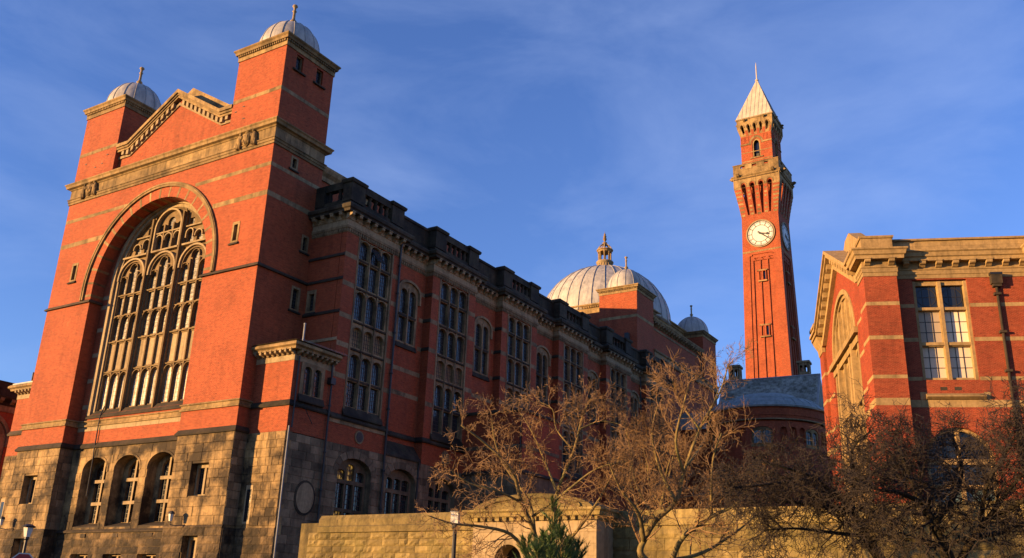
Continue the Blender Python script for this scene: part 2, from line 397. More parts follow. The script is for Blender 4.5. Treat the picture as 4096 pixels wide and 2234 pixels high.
def dome(par, cx, cy, z, r, h, nrib, mat, ribmat, rw, fin=1.0, name='dome', finial=True, k=48, cyl=.25):
    prof = [(r, 0), (r, cyl)]+[(r*cos(pi/2*i/14), cyl+(h-cyl)*sin(pi/2*i/14)) for i in range(1, 14)]+[(.06*r, h-.004)]
    d = put(name, MB().lathe(prof, (cx, cy, z), k), mat, par, smooth=True)
    rp = [(r*cos(a)+.0, cyl+(h-cyl)*sin(a)) for a in [pi/2*i/12 for i in range(0, 12)]]; mb = MB()
    mb.tube([(q, 0, zz) for q, zz in [(r, 0)]+rp], rw, 5); me = mb.mesh('rib', ribmat, True)
    for i in range(nrib):
        o = place('rib', me, d, cx, cy, z, 2*pi*(i+.35)/nrib)
    if finial:
        f = fin; put('finial', MB().lathe([(.32*f,-.15),(.3*f,.05),(.16*f,.2),(.2*f,.3),(.31*f,.42*f),(.2*f,.56*f),(.13*f,.7*f),(.12*f,1.4*f),(.2*f,1.5*f),(.12*f,1.58*f),(.12*f,1.85*f),(.17*f,1.92*f),(.25*f,2.02*f),(.2*f,2.14*f),(.03,2.2*f)], (cx, cy, z+h), 14), ST_PALE if mat is LEAD else mat, d, smooth=True)
    return d
def ringseg(fr, cu, cz, r0, r1, a0, a1, n0, n1, k=4, mb=None):
    mb = mb or MB(); pts = [(cu+r1*cos(a0+(a1-a0)*i/k), cz+r1*sin(a0+(a1-a0)*i/k)) for i in range(k+1)]+[(cu+r0*cos(a1+(a0-a1)*i/k), cz+r0*sin(a1+(a0-a1)*i/k)) for i in range(k+1)]
    return mb.poly(fr, pts, n0, n1)
def archband(fr, u0, u1, z0, zs, rise, w, n0, n1, k=14, legs=True, mb=None):
    """hood mould following an arch: inner line u0..u1, band width w"""
    c = (u0+u1)/2; a = (u1-u0)/2; mb = mb or MB(); A = []; B = []
    if legs: A.append((u1, z0)); B.append((u1+w, z0))
    for i in range(k+1):
        t = pi*i/k; A.append((c+a*cos(t), zs+rise*sin(t))); B.append((c+(a+w)*cos(t), zs+(rise+w)*sin(t)))
    if legs: A.append((u0, z0)); B.append((u0-w, z0))
    m = len(A); vs = [fr(p[0], n1, p[1]) for p in A]+[fr(p[0], n1, p[1]) for p in B]+[fr(p[0], n0, p[1]) for p in A]+[fr(p[0], n0, p[1]) for p in B]; fs = []
    for i in range(m-1): fs += [(i, i+1, m+i+1, m+i), (2*m+i, 3*m+i, 3*m+i+1, 2*m+i+1), (m+i, m+i+1, 3*m+i+1, 3*m+i), (i, 2*m+i, 2*m+i+1, i+1)]
    fs += [(0, m, 3*m, 2*m), (m-1, 3*m-1, 4*m-1, 2*m-1)]
    return mb.add(vs, fs)
def carving(fr, par, uc, zc, w, h, n, mat, rnd):
    """carved coat of arms: shield between two draped supporters"""
    mb = MB()
    def blob(u, nn, z, a, b, c, k=8):
        o = len(mb.v); rings = []
        for i in range(1, 6):
            t = pi*i/6
            for j in range(k): p = 2*pi*j/k; mb.v.append(fr(u+a*sin(t)*cos(p), nn+b*sin(t)*sin(p), z+c*cos(t)))
        for i in range(4):
            for j in range(k): mb.f.append((o+i*k+j, o+i*k+(j+1)%k, o+(i+1)*k+(j+1)%k, o+(i+1)*k+j))
        mb.f.append(tuple(o+j for j in range(k))); mb.f.append(tuple(o+4*k+j for j in range(k-1,-1,-1)))
    sh = [(-.24,.42),(.24,.42),(.25,.0),(.17,-.26),(0,-.44),(-.17,-.26),(-.25,0)]
    mb.poly(fr, [(uc+a*w, zc+b*h) for a, b in sh], n-.02, n+.2)
    mb.poly(fr, [(uc+a*w*.75, zc+b*h*.75) for a, b in sh], n+.2, n+.25)
    blob(uc, n+.12, zc+.5*h, .14*w, .18, .13*h)
    for s in (-1, 1):
        blob(uc+s*.38*w, n+.12, zc+.02*h, .13*w, .24, .42*h); blob(uc+s*.34*w, n+.17, zc+.46*h, .07*w, .16, .11*h)
        blob(uc+s*.27*w, n+.2, zc+.2*h, .09*w, .13, .12*h); blob(uc+s*.47*w, n+.1, zc-.3*h, .08*w, .2, .22*h)
        for j in range(4): blob(uc+s*(.31+.06*j)*w, n+.2, zc-.2*h-rnd.uniform(0, .1)*h, .028*w, .12, .26*h, 6)
    for j in range(4): blob(uc+(j-1.5)*.1*w, n+.24, zc+rnd.uniform(-.2, .2)*h, .05*w, .08, .12*h, 6)
    return put('carved_arms', mb, mat, par, smooth=True)

# ------------------------------------------------------------------ setting
g = MB().add([(-1500,-1500,0),(1500,-1500,0),(1500,1500,0),(-1500,1500,0)], [(0,1,2,3)])
o = put('ground', g, GRASS); o['kind'] = 'structure'
o = put('road', MB().box(-200, 200, -34, -27, -.05, .02), ASPH); o['kind'] = 'structure'
o = put('pavement', MB().box(-200, 200, -26.98, -24.5, -.05, .13), ST_WALL); o['kind'] = 'structure'

# ------------------------------------------------------------------ the gabled hall
FF = FR((0, 0), (1, 0), (0, -1))
def FY(y): return FR((0, y), (1, 0), (0, -1))
def FW(x): return FR((x, 0), (0, 1), (1, 0))
CX = -13.57; XL, XR = -27.14, 0.0; JL, JR = -20.9, -6.24; AZ, AR = 27.4, 7.33
hall = thing('gabled_hall', 'red brick gabled hall with two domed turrets and giant arched window', 'building', (CX, 30, 0))
apts = [(CX+AR*cos(pi*(1-i/40)), AZ+AR*sin(pi*(1-i/40))) for i in range(41)]
outer = [(XL, 13.6), (JL, 13.6)]+apts+[(JR, 13.6), (XR, 13.6), (XR, 37.0), (XL, 37.0)]
slits = [(-3.5, -2.66), (-24.6, -23.7)]
put('front_wall', plate(FF, outer, [rect(a+.18, b-.18, 28.75, 30.2) for a, b in slits], 0, -1.22), BRICK, hall)
for a, b in slits:
    w = window(FF, hall, rect(a, b, 28.6, 30.45), [rect(a+.2, b-.2, 28.8, 30.2)], .03, .5, ST, GLASS, None)
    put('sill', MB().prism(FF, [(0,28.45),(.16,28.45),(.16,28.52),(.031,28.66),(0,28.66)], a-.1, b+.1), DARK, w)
put('side_wall', plate(FW(0), rect(1.22, 5.75, 13.6, 37.0), [rect(2.15, 2.75, 35.55, 36.5), rect(4.35, 4.95, 29, 30.2), rect(3.9, 4.7, 23.9, 25.6)], 0, -.5), BRICK, hall)
for y0, y1, z0, z1 in ((2.05, 2.85, 35.45, 36.6), (4.25, 5.05, 28.9, 30.35), (3.8, 4.8, 23.75, 25.75)):
    w = window(FW(0), hall, rect(y0, y1, z0, z1), [rect(y0+.17, y1-.17, z0+.12, z1-.18)], .03, .4, ST_W, GLASS, (.25, .3))
    put('sill', MB().prism(FW(0), [(0,z0-.18),(.14,z0-.18),(.14,z0-.1),(.031,z0+.02),(0,z0+.02)], y0-.15, y1+.15), DARK, w)
put('inner_core', MB().box(XL+.6, -.55, 2.4, 69.5, 0, 36.9), BRICK, hall)
put('left_side_wall', MB().box(XL+.002, XL+.6, 1.23, 66, 0, 36.9), BRICK, hall)
# stone bands let into the brick
rb = random.Random(3)
for z0, z1 in ((34.82, 35.16), (32.22, 32.66)):
    hole = [(CX-8.72*1, 0), (CX+8.72, 0)]+[(CX+8.72*cos(pi*i/24), AZ+8.72*sin(pi*i/24)) for i in range(25)]
    courses(FF, hall, ST, XL, XR, z0, z1, z1-z0, .8, 1.5, -.02, .012, [hole], 'band_stone', .008, .004, .003, rb)
    courses(FW(0), hall, ST_W, .02, 5.6, z0, z1, z1-z0, .8, 1.3, -.02, .012, (), 'band_stone', .008, .004, .003, rb)
# string courses
def strprof(z0, z1, p): return [(-.05, z0), (p, z0), (p, z0+(z1-z0)*.4), (.01, z1), (-.05, z1)]
for pth in ([(XL,3),(XL,0),(JL,0),(JL,1.2)], [(JR,1.2),(JR,0),(XR,0),(XR,5.4)]):
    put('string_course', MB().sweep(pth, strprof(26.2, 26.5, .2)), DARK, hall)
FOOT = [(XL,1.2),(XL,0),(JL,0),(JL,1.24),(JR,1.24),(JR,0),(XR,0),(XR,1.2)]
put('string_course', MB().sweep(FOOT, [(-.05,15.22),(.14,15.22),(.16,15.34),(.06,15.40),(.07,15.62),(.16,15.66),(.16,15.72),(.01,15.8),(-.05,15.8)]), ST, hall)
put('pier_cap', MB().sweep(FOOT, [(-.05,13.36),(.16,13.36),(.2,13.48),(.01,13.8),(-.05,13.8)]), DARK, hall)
# arch: stone voussoirs, hood
nv = 19
for i in range(nv):
    a = pi*(i+.5)/nv; da = .014; k = rb.uniform(.8, 1.25)
    put('voussoir', ringseg(FF, CX, AZ, AR-.012, 8.27, a-da*k, a+da*k, -1.2, .014, 1), ST, hall)
for s, u in ((-1, JL), (1, JR)):
    put('voussoir', MB().fbox(FF, min(u+.012*(-s), u+s*.92), max(u+.012*(-s), u+s*.92), -1.2, .012, 26.75, 26.98), ST, hall)
put('hood_mould', archband(FF, CX-8.27, CX+8.27, 26.5, AZ, 8.27, .4, -.05, .17, 48), ST, hall)
put('hood_mould', archband(FF, CX-8.27-.2, CX+8.27+.2, 26.5, AZ, 8.47, .12, .17, .22, 48), ST, hall)
# recessed wall and the great window
HZ = 28.4
put('recess_wall', plate(FF, rect(JL-.3, JR+.3, 13.5, 36), [arch(CX-6.2, CX+6.2, 16.25, HZ, 6.4, 40)], -1.24, -2.3), BRICK, hall)
for z in (17.0, 19.3, 21.6, 23.9, 26.0, 26.9):
    for s in (-1, 1):
        a, b = sorted((CX+s*7.29, CX+s*6.48)); put('quoin', MB().fbox(FF, a, b, -1.3, -1.228, z-.18, z+.18), ST_PALE, hall)
gw = put('great_window', plate(FF, arch(CX-6.15, CX+6.15, 16.2, HZ, 6.35, 40), [], -2.35, -2.6), DARK, hall)
put('outer_order', archband(FF, CX-6.05, CX+6.05, 16.2, HZ, 6.25, .42, -2.1, -1.19, 40), ST_PALE, gw)
put('inner_order', archband(FF, CX-5.72, CX+5.72, 16.2, HZ, 5.95, .36, -2.1, -1.38, 40), ST_PALE, gw)
put('inner_order', archband(FF, CX-5.60, CX+5.60, 16.2, HZ, 5.83, .14, -2.1, -1.5, 40), ST_TR, gw)
lights = []
for s in (-1, 0, 1):
    c = CX+s*4.05
    for d in (-1, 0, 1):
        u = c+d*1.19; h = .47
        lights += [(arch(u-h, u+h, 16.75, 19.3, .42, 8), 'a'), (rect(u-h, u+h, 20.15, 22.5), 'p'), (arch(u-h, u+h, 22.85, 24.5, .4, 8), 'b'), (rect(u-h, u+h, 25.2, 26.8), 'b')]
        lights.append((arch(u-h, u+h, 27.1, 29.3 if d == 0 else 28.2, .42, 8), 'b'))
        if s == 0:
            lights.append((arch(u-h, u+h, 30.7, 31.55, .4, 8), 'b')); lights.append((arch(u-h, u+h, 32.4, 33.2 if d == 0 else 32.6, .42, 8), 'b'))
    if s:
        for u in (c, c-s*1.19): lights.append((arch(u-.4, u+.4, 30.7, 31.5 if u != c else 31.2, .35, 8), 'b'))
        lights.append((rect(c-s*1.19-.38 if s > 0 else c-s*1.19-.2, c-s*1.19+.2 if s > 0 else c-s*1.19+.38, 32.4, 33.0), 'b'))
        lights.append((arch(c+s*.0-.95, c+s*.0-.25, 29.05, 29.4, .2, 6), 'b')); lights.append((arch(c+.25, c+.95, 29.05, 29.4, .2, 6), 'b'))
    else:
        lights.append((arch(c-.95, c-.55, 29.05, 29.35, .2, 6), 'b')); lights.append((arch(c+.55, c+.95, 29.05, 29.35, .2, 6), 'b'))
lights = [l for i, l in enumerate(lights) if not (l[1] == 'b' and abs(l[0][0][1]-29.05) < .01)]
put('tracery', plate(FF, arch(CX-5.95, CX+5.95, 16.2, HZ, 6.1, 40), [l for l, t in lights], -1.66, -2.02), ST_TR, gw)
gba, gbb = MB(), MB()
for lp, t in lights:
    put('stone_panel' if t == 'p' else 'pane', MB().poly(FF, lp, -1.95, {'a': -1.8, 'b': -1.84, 'p': -1.72}[t]), {'a': PALEGL, 'b': STAIN, 'p': ST_PALE}[t], gw)
    if t == 'p': continue
    us = [p[0] for p in lp]; zs = [p[1] for p in lp]; kz = max(2, round((max(zs)-min(zs))/.36)); mb = gba if t == 'a' else gbb
    for j in range(1, kz):
        z = min(zs)+(max(zs)-min(zs))*j/kz+.001; q = spanu(lp, z)
        if q: mb.fbox(FF, q[0], q[1], -1.85, -1.785 if t == 'a' else -1.82, z-.014, z+.014)
    for j in (1, 2):
        u = min(us)+(max(us)-min(us))*j/3+.001; q = spanz(lp, u)
        if q and t == 'a': mb.fbox(FF, u-.013, u+.013, -1.85, -1.78, q[0], q[1])
put('glazing_bars', gba, LEADBAR_Y, gw, kind='stuff'); put('glazing_bars', gbb, LEADBAR, gw, kind='stuff')
for s in (-1, 1):
    u = CX+s*2.025; put('major_mullion', MB().poly(FF, [(u-.24,16.3),(u+.24,16.3),(u+.24,33.2),(u,33.95),(u-.24,33.2)] , -1.75, -1.45), ST_TR, gw)
    put('major_mullion', MB().fbox(FF, u-.1, u+.1, -1.46, -1.2, 16.25, 33.6), ST_TR, gw)
for s in (-1, 0, 1):
    c = CX+s*4.05
    for d in (-1, 1):
        u = c+d*.595; put('mullion', MB().fbox(FF, u-.07, u+.07, -1.75, -1.52, 16.5, 29.0), ST_TR, gw)
        if s == 0: put('mullion', MB().fbox(FF, u-.085, u+.085, -1.7, -1.42, 30.4, 32.9), ST_TR, gw)
    for z, p in ((22.66, .1), (19.98, .05), (26.95, .06), (25.03, .05)):
        for d in (-1, 0, 1): put('transom', MB().prism(FF, [(-1.74,z-.06),(-1.6+p,z-.05),(-1.54+p,z+.02),(-1.74,z+.09)], c+d*1.19-.5, c+d*1.19+.5), ST_PALE, gw)
    for d in (-1, 0, 1):
        u = c+d*1.19
        for zs in (19.3, 24.5, 29.3 if d == 0 else 28.2): put('light_head', archband(FF, u-.49, u+.49, zs-.15, zs, .5, .07, -1.74, -1.5, 8), ST_TR, gw)
        if s == 0:
            put('light_head', archband(FF, u-.43, u+.43, 31.4, 31.55, .42, .1, -1.64, -1.46, 8), ST_PALE, gw)
    if s:
        for u in (c, c-s*1.19): put('light_head', archband(FF, u-.41, u+.41, 31.1, 31.5 if u != c else 31.2, .37, .1, -1.64, -1.46, 8), ST_PALE, gw)
    put('section_arch', archband(FF, c-1.64, c+1.64, 28.3, 28.55, 1.55, .17, -1.66, -1.3, 18), ST_PALE, gw)
    put('section_arch', archband(FF, c-1.46, c+1.46, 28.3, 28.5, 1.42, .13, -1.66, -1.45, 18), ST_TR, gw)
    for d in (-1, 1): put('transom', MB().prism(FF, [(-1.64,30.3),(-1.3,30.34),(-1.26,30.48),(-1.64,30.56)], c+d*.86-.86, c+d*.86+.86), ST_PALE, gw)
put('section_arch', archband(FF, CX-1.64, CX+1.64, 30.5, 32.55, 1.6, .16, -1.66, -1.32, 18), ST_PALE, gw)
for a, b in ((CX-1.7, CX+1.7), (CX-4.3, CX-2.35), (CX+2.35, CX+4.3)): put('transom', MB().prism(FF, [(-1.64,32.08),(-1.44,32.1),(-1.4,32.2),(-1.64,32.28)], a, b), ST_PALE, gw)
put('window_sill', MB().prism(FF, [(-1.8,15.9),(-1.12,15.9),(-1.1,16.0),(-1.45,16.6),(-1.8,16.6)], CX-6.5, CX+6.5), DARK, gw)
put('sill_band', MB().fbox(FF, JL+.01, JR-.01, -1.3, -1.215, 14.85, 15.21), ST_PALE, hall)
put('rain_pipe', MB().tube([FF(-18.0,-1.35,16.9), FF(-17.98,-1.1,16.0), FF(-17.95,-1.1,13.2), FF(-17.95,-1.15,12.6), FF(-17.9,-1.15,9.4)], .05, 6), IRON, hall)
# stone storey
pw = [(-4.17, -2.3, 8.85, 11.22), (-25.3, -23.43, 8.85, 11.22), (-3.95, -2.35, 3.6, 6.05), (-24.9, -23.3, 3.6, 6.05)]
for a, b in ((XL, JL), (JR, XR)):
    hs_ = [rect(*w) for w in pw if a < w[0] < b]
    put('pier', plate(FF, rect(a+.03, b-.03, 0, 13.5), hs_, -.03, -1.15), ST_BASE, hall)
    courses(FF, hall, ST_BASE, a, b, 6.75, 13.36, .68, 1.1, 2.3, -.04, .03, hs_, rnd=rb, vary=.03)
    rocks(FF, hall, ST_ROCK, a, b, 2.6, 6.6, .58, .7, 1.3, -.04, .06, .07, hs_, rb)
    put('base_ledge', MB().prism(FF, [(-.04,6.58),(.12,6.58),(.12,6.64),(.03,6.76),(-.04,6.76)], a-.0, b+.05), ST_ROCK, hall)
courses(FW(-.0), hall, ST_WB, .0, 1.2, 6.75, 13.36, .62, .5, .7, -.04, .03, (), rnd=rb)
rocks(FW(-.0), hall, ST_ROCK, .0, 1.2, 2.6, 6.6, .58, .5, .7, -.04, .06, .05, (), rb)
courses(FW(JL), hall, ST_WB, .0, 1.24, 6.75, 13.36, .62, .5, .75, -.04, .0, (), rnd=rb)
rocks(FW(JL), hall, ST_ROCK, .0, 1.24, 2.6, 6.75, .58, .5, .7, -.04, .0, .04, (), rb)
for (a, b, z0, z1) in pw:
    m = (a+b)/2; zt = z1-.28
    w = window(FF, hall, rect(a-.02, b+.02, z0-.02, z1+.02), [rect(a+.15, m-.1, z0+.15, zt), rect(m+.1, b-.15, z0+.15, zt)], -.55, .3, ST_PALE, GLASS, (.27, .4))
cen = [-17.55, -13.42, -9.29]
archs = [arch(c-1.6, c+1.6, 6.95, 11.45, 1.1, 16) for c in cen]; lows = [rect(c-1.1, c+1.1, 3.4, 5.0) for c in cen]
put('lower_recess_wall', plate(FF, rect(JL-.2, JR+.2, 0, 13.5), archs+lows, -1.25, -2.6), ST_BASE, hall)
courses(FF, hall, ST_BASE, JL, JR, 6.75, 13.3, .68, 1.1, 2.3, -1.26, -1.222, archs, rnd=rb)
rocks(FF, hall, ST_ROCK, JL, JR, 2.6, 6.55, .58, .8, 1.5, -1.26, -1.21, .06, lows, rb)
put('base_ledge', MB().prism(FF, [(-1.26,6.5),(-1.05,6.5),(-1.03,6.6),(-1.2,6.76),(-1.26,6.76)], JL, JR), DARK, hall)
for i, c in enumerate(cen):
    ls = []
    for u0, u1 in ((c-.95, c-.1), (c+.1, c+.95)):
        ls += [rect(u0, u1, 7.35, 8.75), rect(u0, u1, 9.0, 10.55)]
    ls += [[(c-.95,10.85),(c-.1,10.85),(c-.1,12.25),(c-.5,12.1),(c-.95,11.7)], [(c+.1,10.85),(c+.95,10.85),(c+.95,11.7),(c+.5,12.1),(c+.1,12.25)]]
    w = window(FF, hall, arch(c-1.58, c+1.58, 6.9, 11.45, 1.08, 16), ls, -2.15, .3, ST_BASE, GLASS, (.28, .38), barmat=LEADBAR)
    for z in (8.88, 10.7): put('transom', MB().fbox(FF, c-1.05, c+1.05, -2.2, -2.07, z-.13, z+.13), ST_PALE, w)
    put('mullion', MB().fbox(FF, c-.1, c+.1, -2.2, -2.1, 7.3, 12.3), ST_PALE, w)
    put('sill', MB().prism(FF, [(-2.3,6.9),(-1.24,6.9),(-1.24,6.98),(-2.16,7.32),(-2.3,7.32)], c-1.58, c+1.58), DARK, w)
    put('hood_mould', archband(FF, c-1.6, c+1.6, 11.3, 11.45, 1.1, .16, -1.25, -1.19, 16), ST_BASE, hall)
    w = window(FF, hall, rect(c-1.12, c+1.12, 3.3, 5.02), [rect(c-.95, c-.1, 3.4, 4.75), rect(c+.1, c+.95, 3.4, 4.75)], -1.75, .3, ST_PALE, GLASS, None)
    put('air_vent', MB().fbox(FF, c-.3+.1, c+.3+.1, -1.2, -1.19+.06, 6.12, 6.42), DARK, hall)
# main cornice
MC = [(XL, 5.8), (XL, 0), (XR, 0), (XR, 5.75), (-3, 5.75)]
put('architrave', MB().sweep(MC, [(-.3,36.78),(.1,36.78),(.1,37.0),(.16,37.02),(.16,37.24),(.22,37.26),(.22,37.34),(-.3,37.34)]), ST, hall)
put('frieze_core', MB().sweep(MC, [(-.5,37.2),(.04,37.2),(.04,38.4),(-.5,38.4)]), ST, hall)
courses(FF, hall, ST, XL-.04, XR+.04, 37.35, 38.28, .93, 1.1, 2.2, 0, .075, (), 'frieze_block', .01, .006, .004, rb)
courses(FW(0), hall, ST_W, -.07, 5.7, 37.35, 38.28, .93, 1.1, 1.9, 0, .075, (), 'frieze_block', .01, .006, .004, rb)
put('cornice', MB().sweep(MC, [(-.5,38.28),(.12,38.28),(.2,38.38),(.42,38.45),(.46,38.66),(.56,38.78),(.56,38.86),(.02,38.98),(-.5,38.98)]), ST, hall)
carving(FF, hall, -3.05, 37.72, 2.2, 1.45, .08, ST, rb); carving(FF, hall, -24.05, 37.72, 2.1, 1.45, .08, ST, rb)
# turrets
mod_small = modillion_mesh(.3, .4, .42, ST)
for k, (a, b) in enumerate(((-5.75, 0), (XL, -21.39))):
    if k == 0:
        t = put('turret', MB().box(a, b-.45, .003, 5.75, 38.9, 46.6), BRICK, hall)
        wins = [(1.25, 2.05), (3.7, 4.5)]
        put('turret_side', plate(FW(0), rect(.003, 5.75, 38.9, 46.6), [rect(p, q, 44.45, 45.85) for p, q in wins], 0, -.44), BRICK, t)
        for p, q in wins:
            w = window(FW(0), hall, rect(p-.02, q+.02, 44.43, 45.87), [rect(p+.1, q-.1, 44.6, 45.75)], -.2, .2, ST_W, GLASS, (.3, .36))
            put('sill', MB().prism(FW(0), [(0,44.18),(.2,44.18),(.2,44.3),(.0,44.45)], p-.3, q+.3), DARK, w)
    else: t = put('turret', MB().box(a, b, .003, 5.75, 38.9, 46.6), BRICK, hall)
    courses(FF, hall, ST, a, b, 41.82, 42.18, .36, .8, 1.4, -.02, .014, (), 'band_stone', .008, .004, .003, rb)
    courses(FW(b), hall, ST_W, 0, 5.75, 41.82, 42.18, .36, .8, 1.4, -.02, .014, (), 'band_stone', .008, .004, .003, rb)
    sq = [(a,5.75),(a,0),(b,0),(b,5.75)]
    put('turret_frieze', MB().sweep(sq, [(-.4,46.05),(.08,46.05),(.08,46.42),(-.4,46.42)], True), ST, hall)
    dm = MB()
    for fr, l0, l1 in ((FF, a, b), (FW(b), 0, 5.75)):
        u = l0+.02
        while u < l1-.1: dm.fbox(fr, u, u+.13, .05, .2, 46.45, 46.63); u += .24
    put('dentil_course', dm, ST, hall, kind='stuff')
    put('turret_cornice', MB().sweep(sq, [(-.4,46.42),(.1,46.42),(.1,46.63),(.26,46.65),(.3,46.85),(.42,46.98),(.42,47.1),(.0,47.2),(-.4,47.2)], True), ST, hall)
    put('turret_roof', MB().box(a+.05, b-.05, .05, 5.7, 46.9, 47.24), LEAD_D, hall)
    dome(hall, (a+b)/2, 2.88, 47.2, 2.72, 3.45, 16, LEAD, LEAD_D, .055)
# putlog holes on turret fronts, drawn as small dark boxes
for u, z in ((-4.3,41.3),(-5.2,41.0),(-4.1,40.1),(-22.6,41.2),(-25.8,40.9),(-23.2,40.4),(-24.2,40.2)): put('putlog_mark', MB().fbox(FF, u-.1, u+.12, -.05, .05, z-.035, z+.035), IRON, hall)
# gable between the turrets
gz = lambda u, z: z-.605*abs(u-CX)
g_in = [(-21.38,38.9),(-5.76,38.9),(-5.76,41.3),(-7.3,41.3),(CX,45.1),(-19.84,41.3),(-21.38,41.3)]
put('gable_wall', plate(FF, g_in, [], -.5, -1.2), BRICK, hall)
def rake(z, t, ue, n0, n1, mat, name, zk):
    o_ = [(-21.38,zk),(CX-ue,zk),(CX,z),(CX+ue,zk),(-5.76,zk)]; i_ = [(-5.76,zk-t),(CX+ue+.0,zk-t),(CX,z-t*1.12),(CX-ue,zk-t),(-21.38,zk-t)]
    return put(name, plate(FF, o_[::-1]+i_[::-1], [], n1, n0), mat, hall)
rake(45.68, .34, 6.2, -1.1, .1, ST, 'gable_coping', 41.92); rake(45.36, .24, 6.2, -1.1, -.02, ST, 'gable_coping', 41.6)
rake(45.1, .2, 6.2, -1.1, -.12, ST, 'gable_coping', 41.35); rake(44.5, .26, 6.15, -1.1, -.38, ST_PALE, 'gable_bed_mould', 40.78)
for s in (-1, 1):
    for i in range(10):
        d = .75+i*.62; u = CX+s*d; zt = 45.1-.24-.605*d
        if d > 6.2: zt = 41.14
        put('gable_modillion', MB().poly(FF, [(u-.16,zt+.605*s*.16*(d<=6.2)),(u-.16,zt-.46+.605*s*.16*(d<=6.2)),(u+.16,zt-.46-.605*s*.16*(d<=6.2)),(u+.16,zt-.605*s*.16*(d<=6.2))], -.52, -.17), ST_PALE, hall)
    put('gable_modillion', MB().fbox(FF, CX+s*7.0-.16, CX+s*7.0+.16, -.52, -.17, 40.78, 41.15), ST_PALE, hall)
put('raised_parapet', plate(FF, [(CX-6.2,42.9),(CX-6.2,42.0),(CX,45.6),(CX+6.2,42.0),(CX+6.2,42.9),(CX,46.62)], [], -1.5, -2.1), ST, hall)
put('roof', MB().add([(XL+.4,2.1,36.95),(CX,2.1,45.3),(-.5,2.1,36.95),(XL+.4,69.5,36.95),(CX,69.5,45.3),(-.5,69.5,36.95)], [(0,1,2),(5,4,3),(0,3,4,1),(1,4,5,2),(2,5,3,0)]), SLATE, hall)

put('eaves_cornice', MB().sweep([(-.5,5.8),(-.5,12.5)], [(-.1,36.2),(.1,36.2),(.12,36.6),(.4,36.9),(.5,37.2),(.5,37.4),(-.1,37.5)]), ST_W, hall)

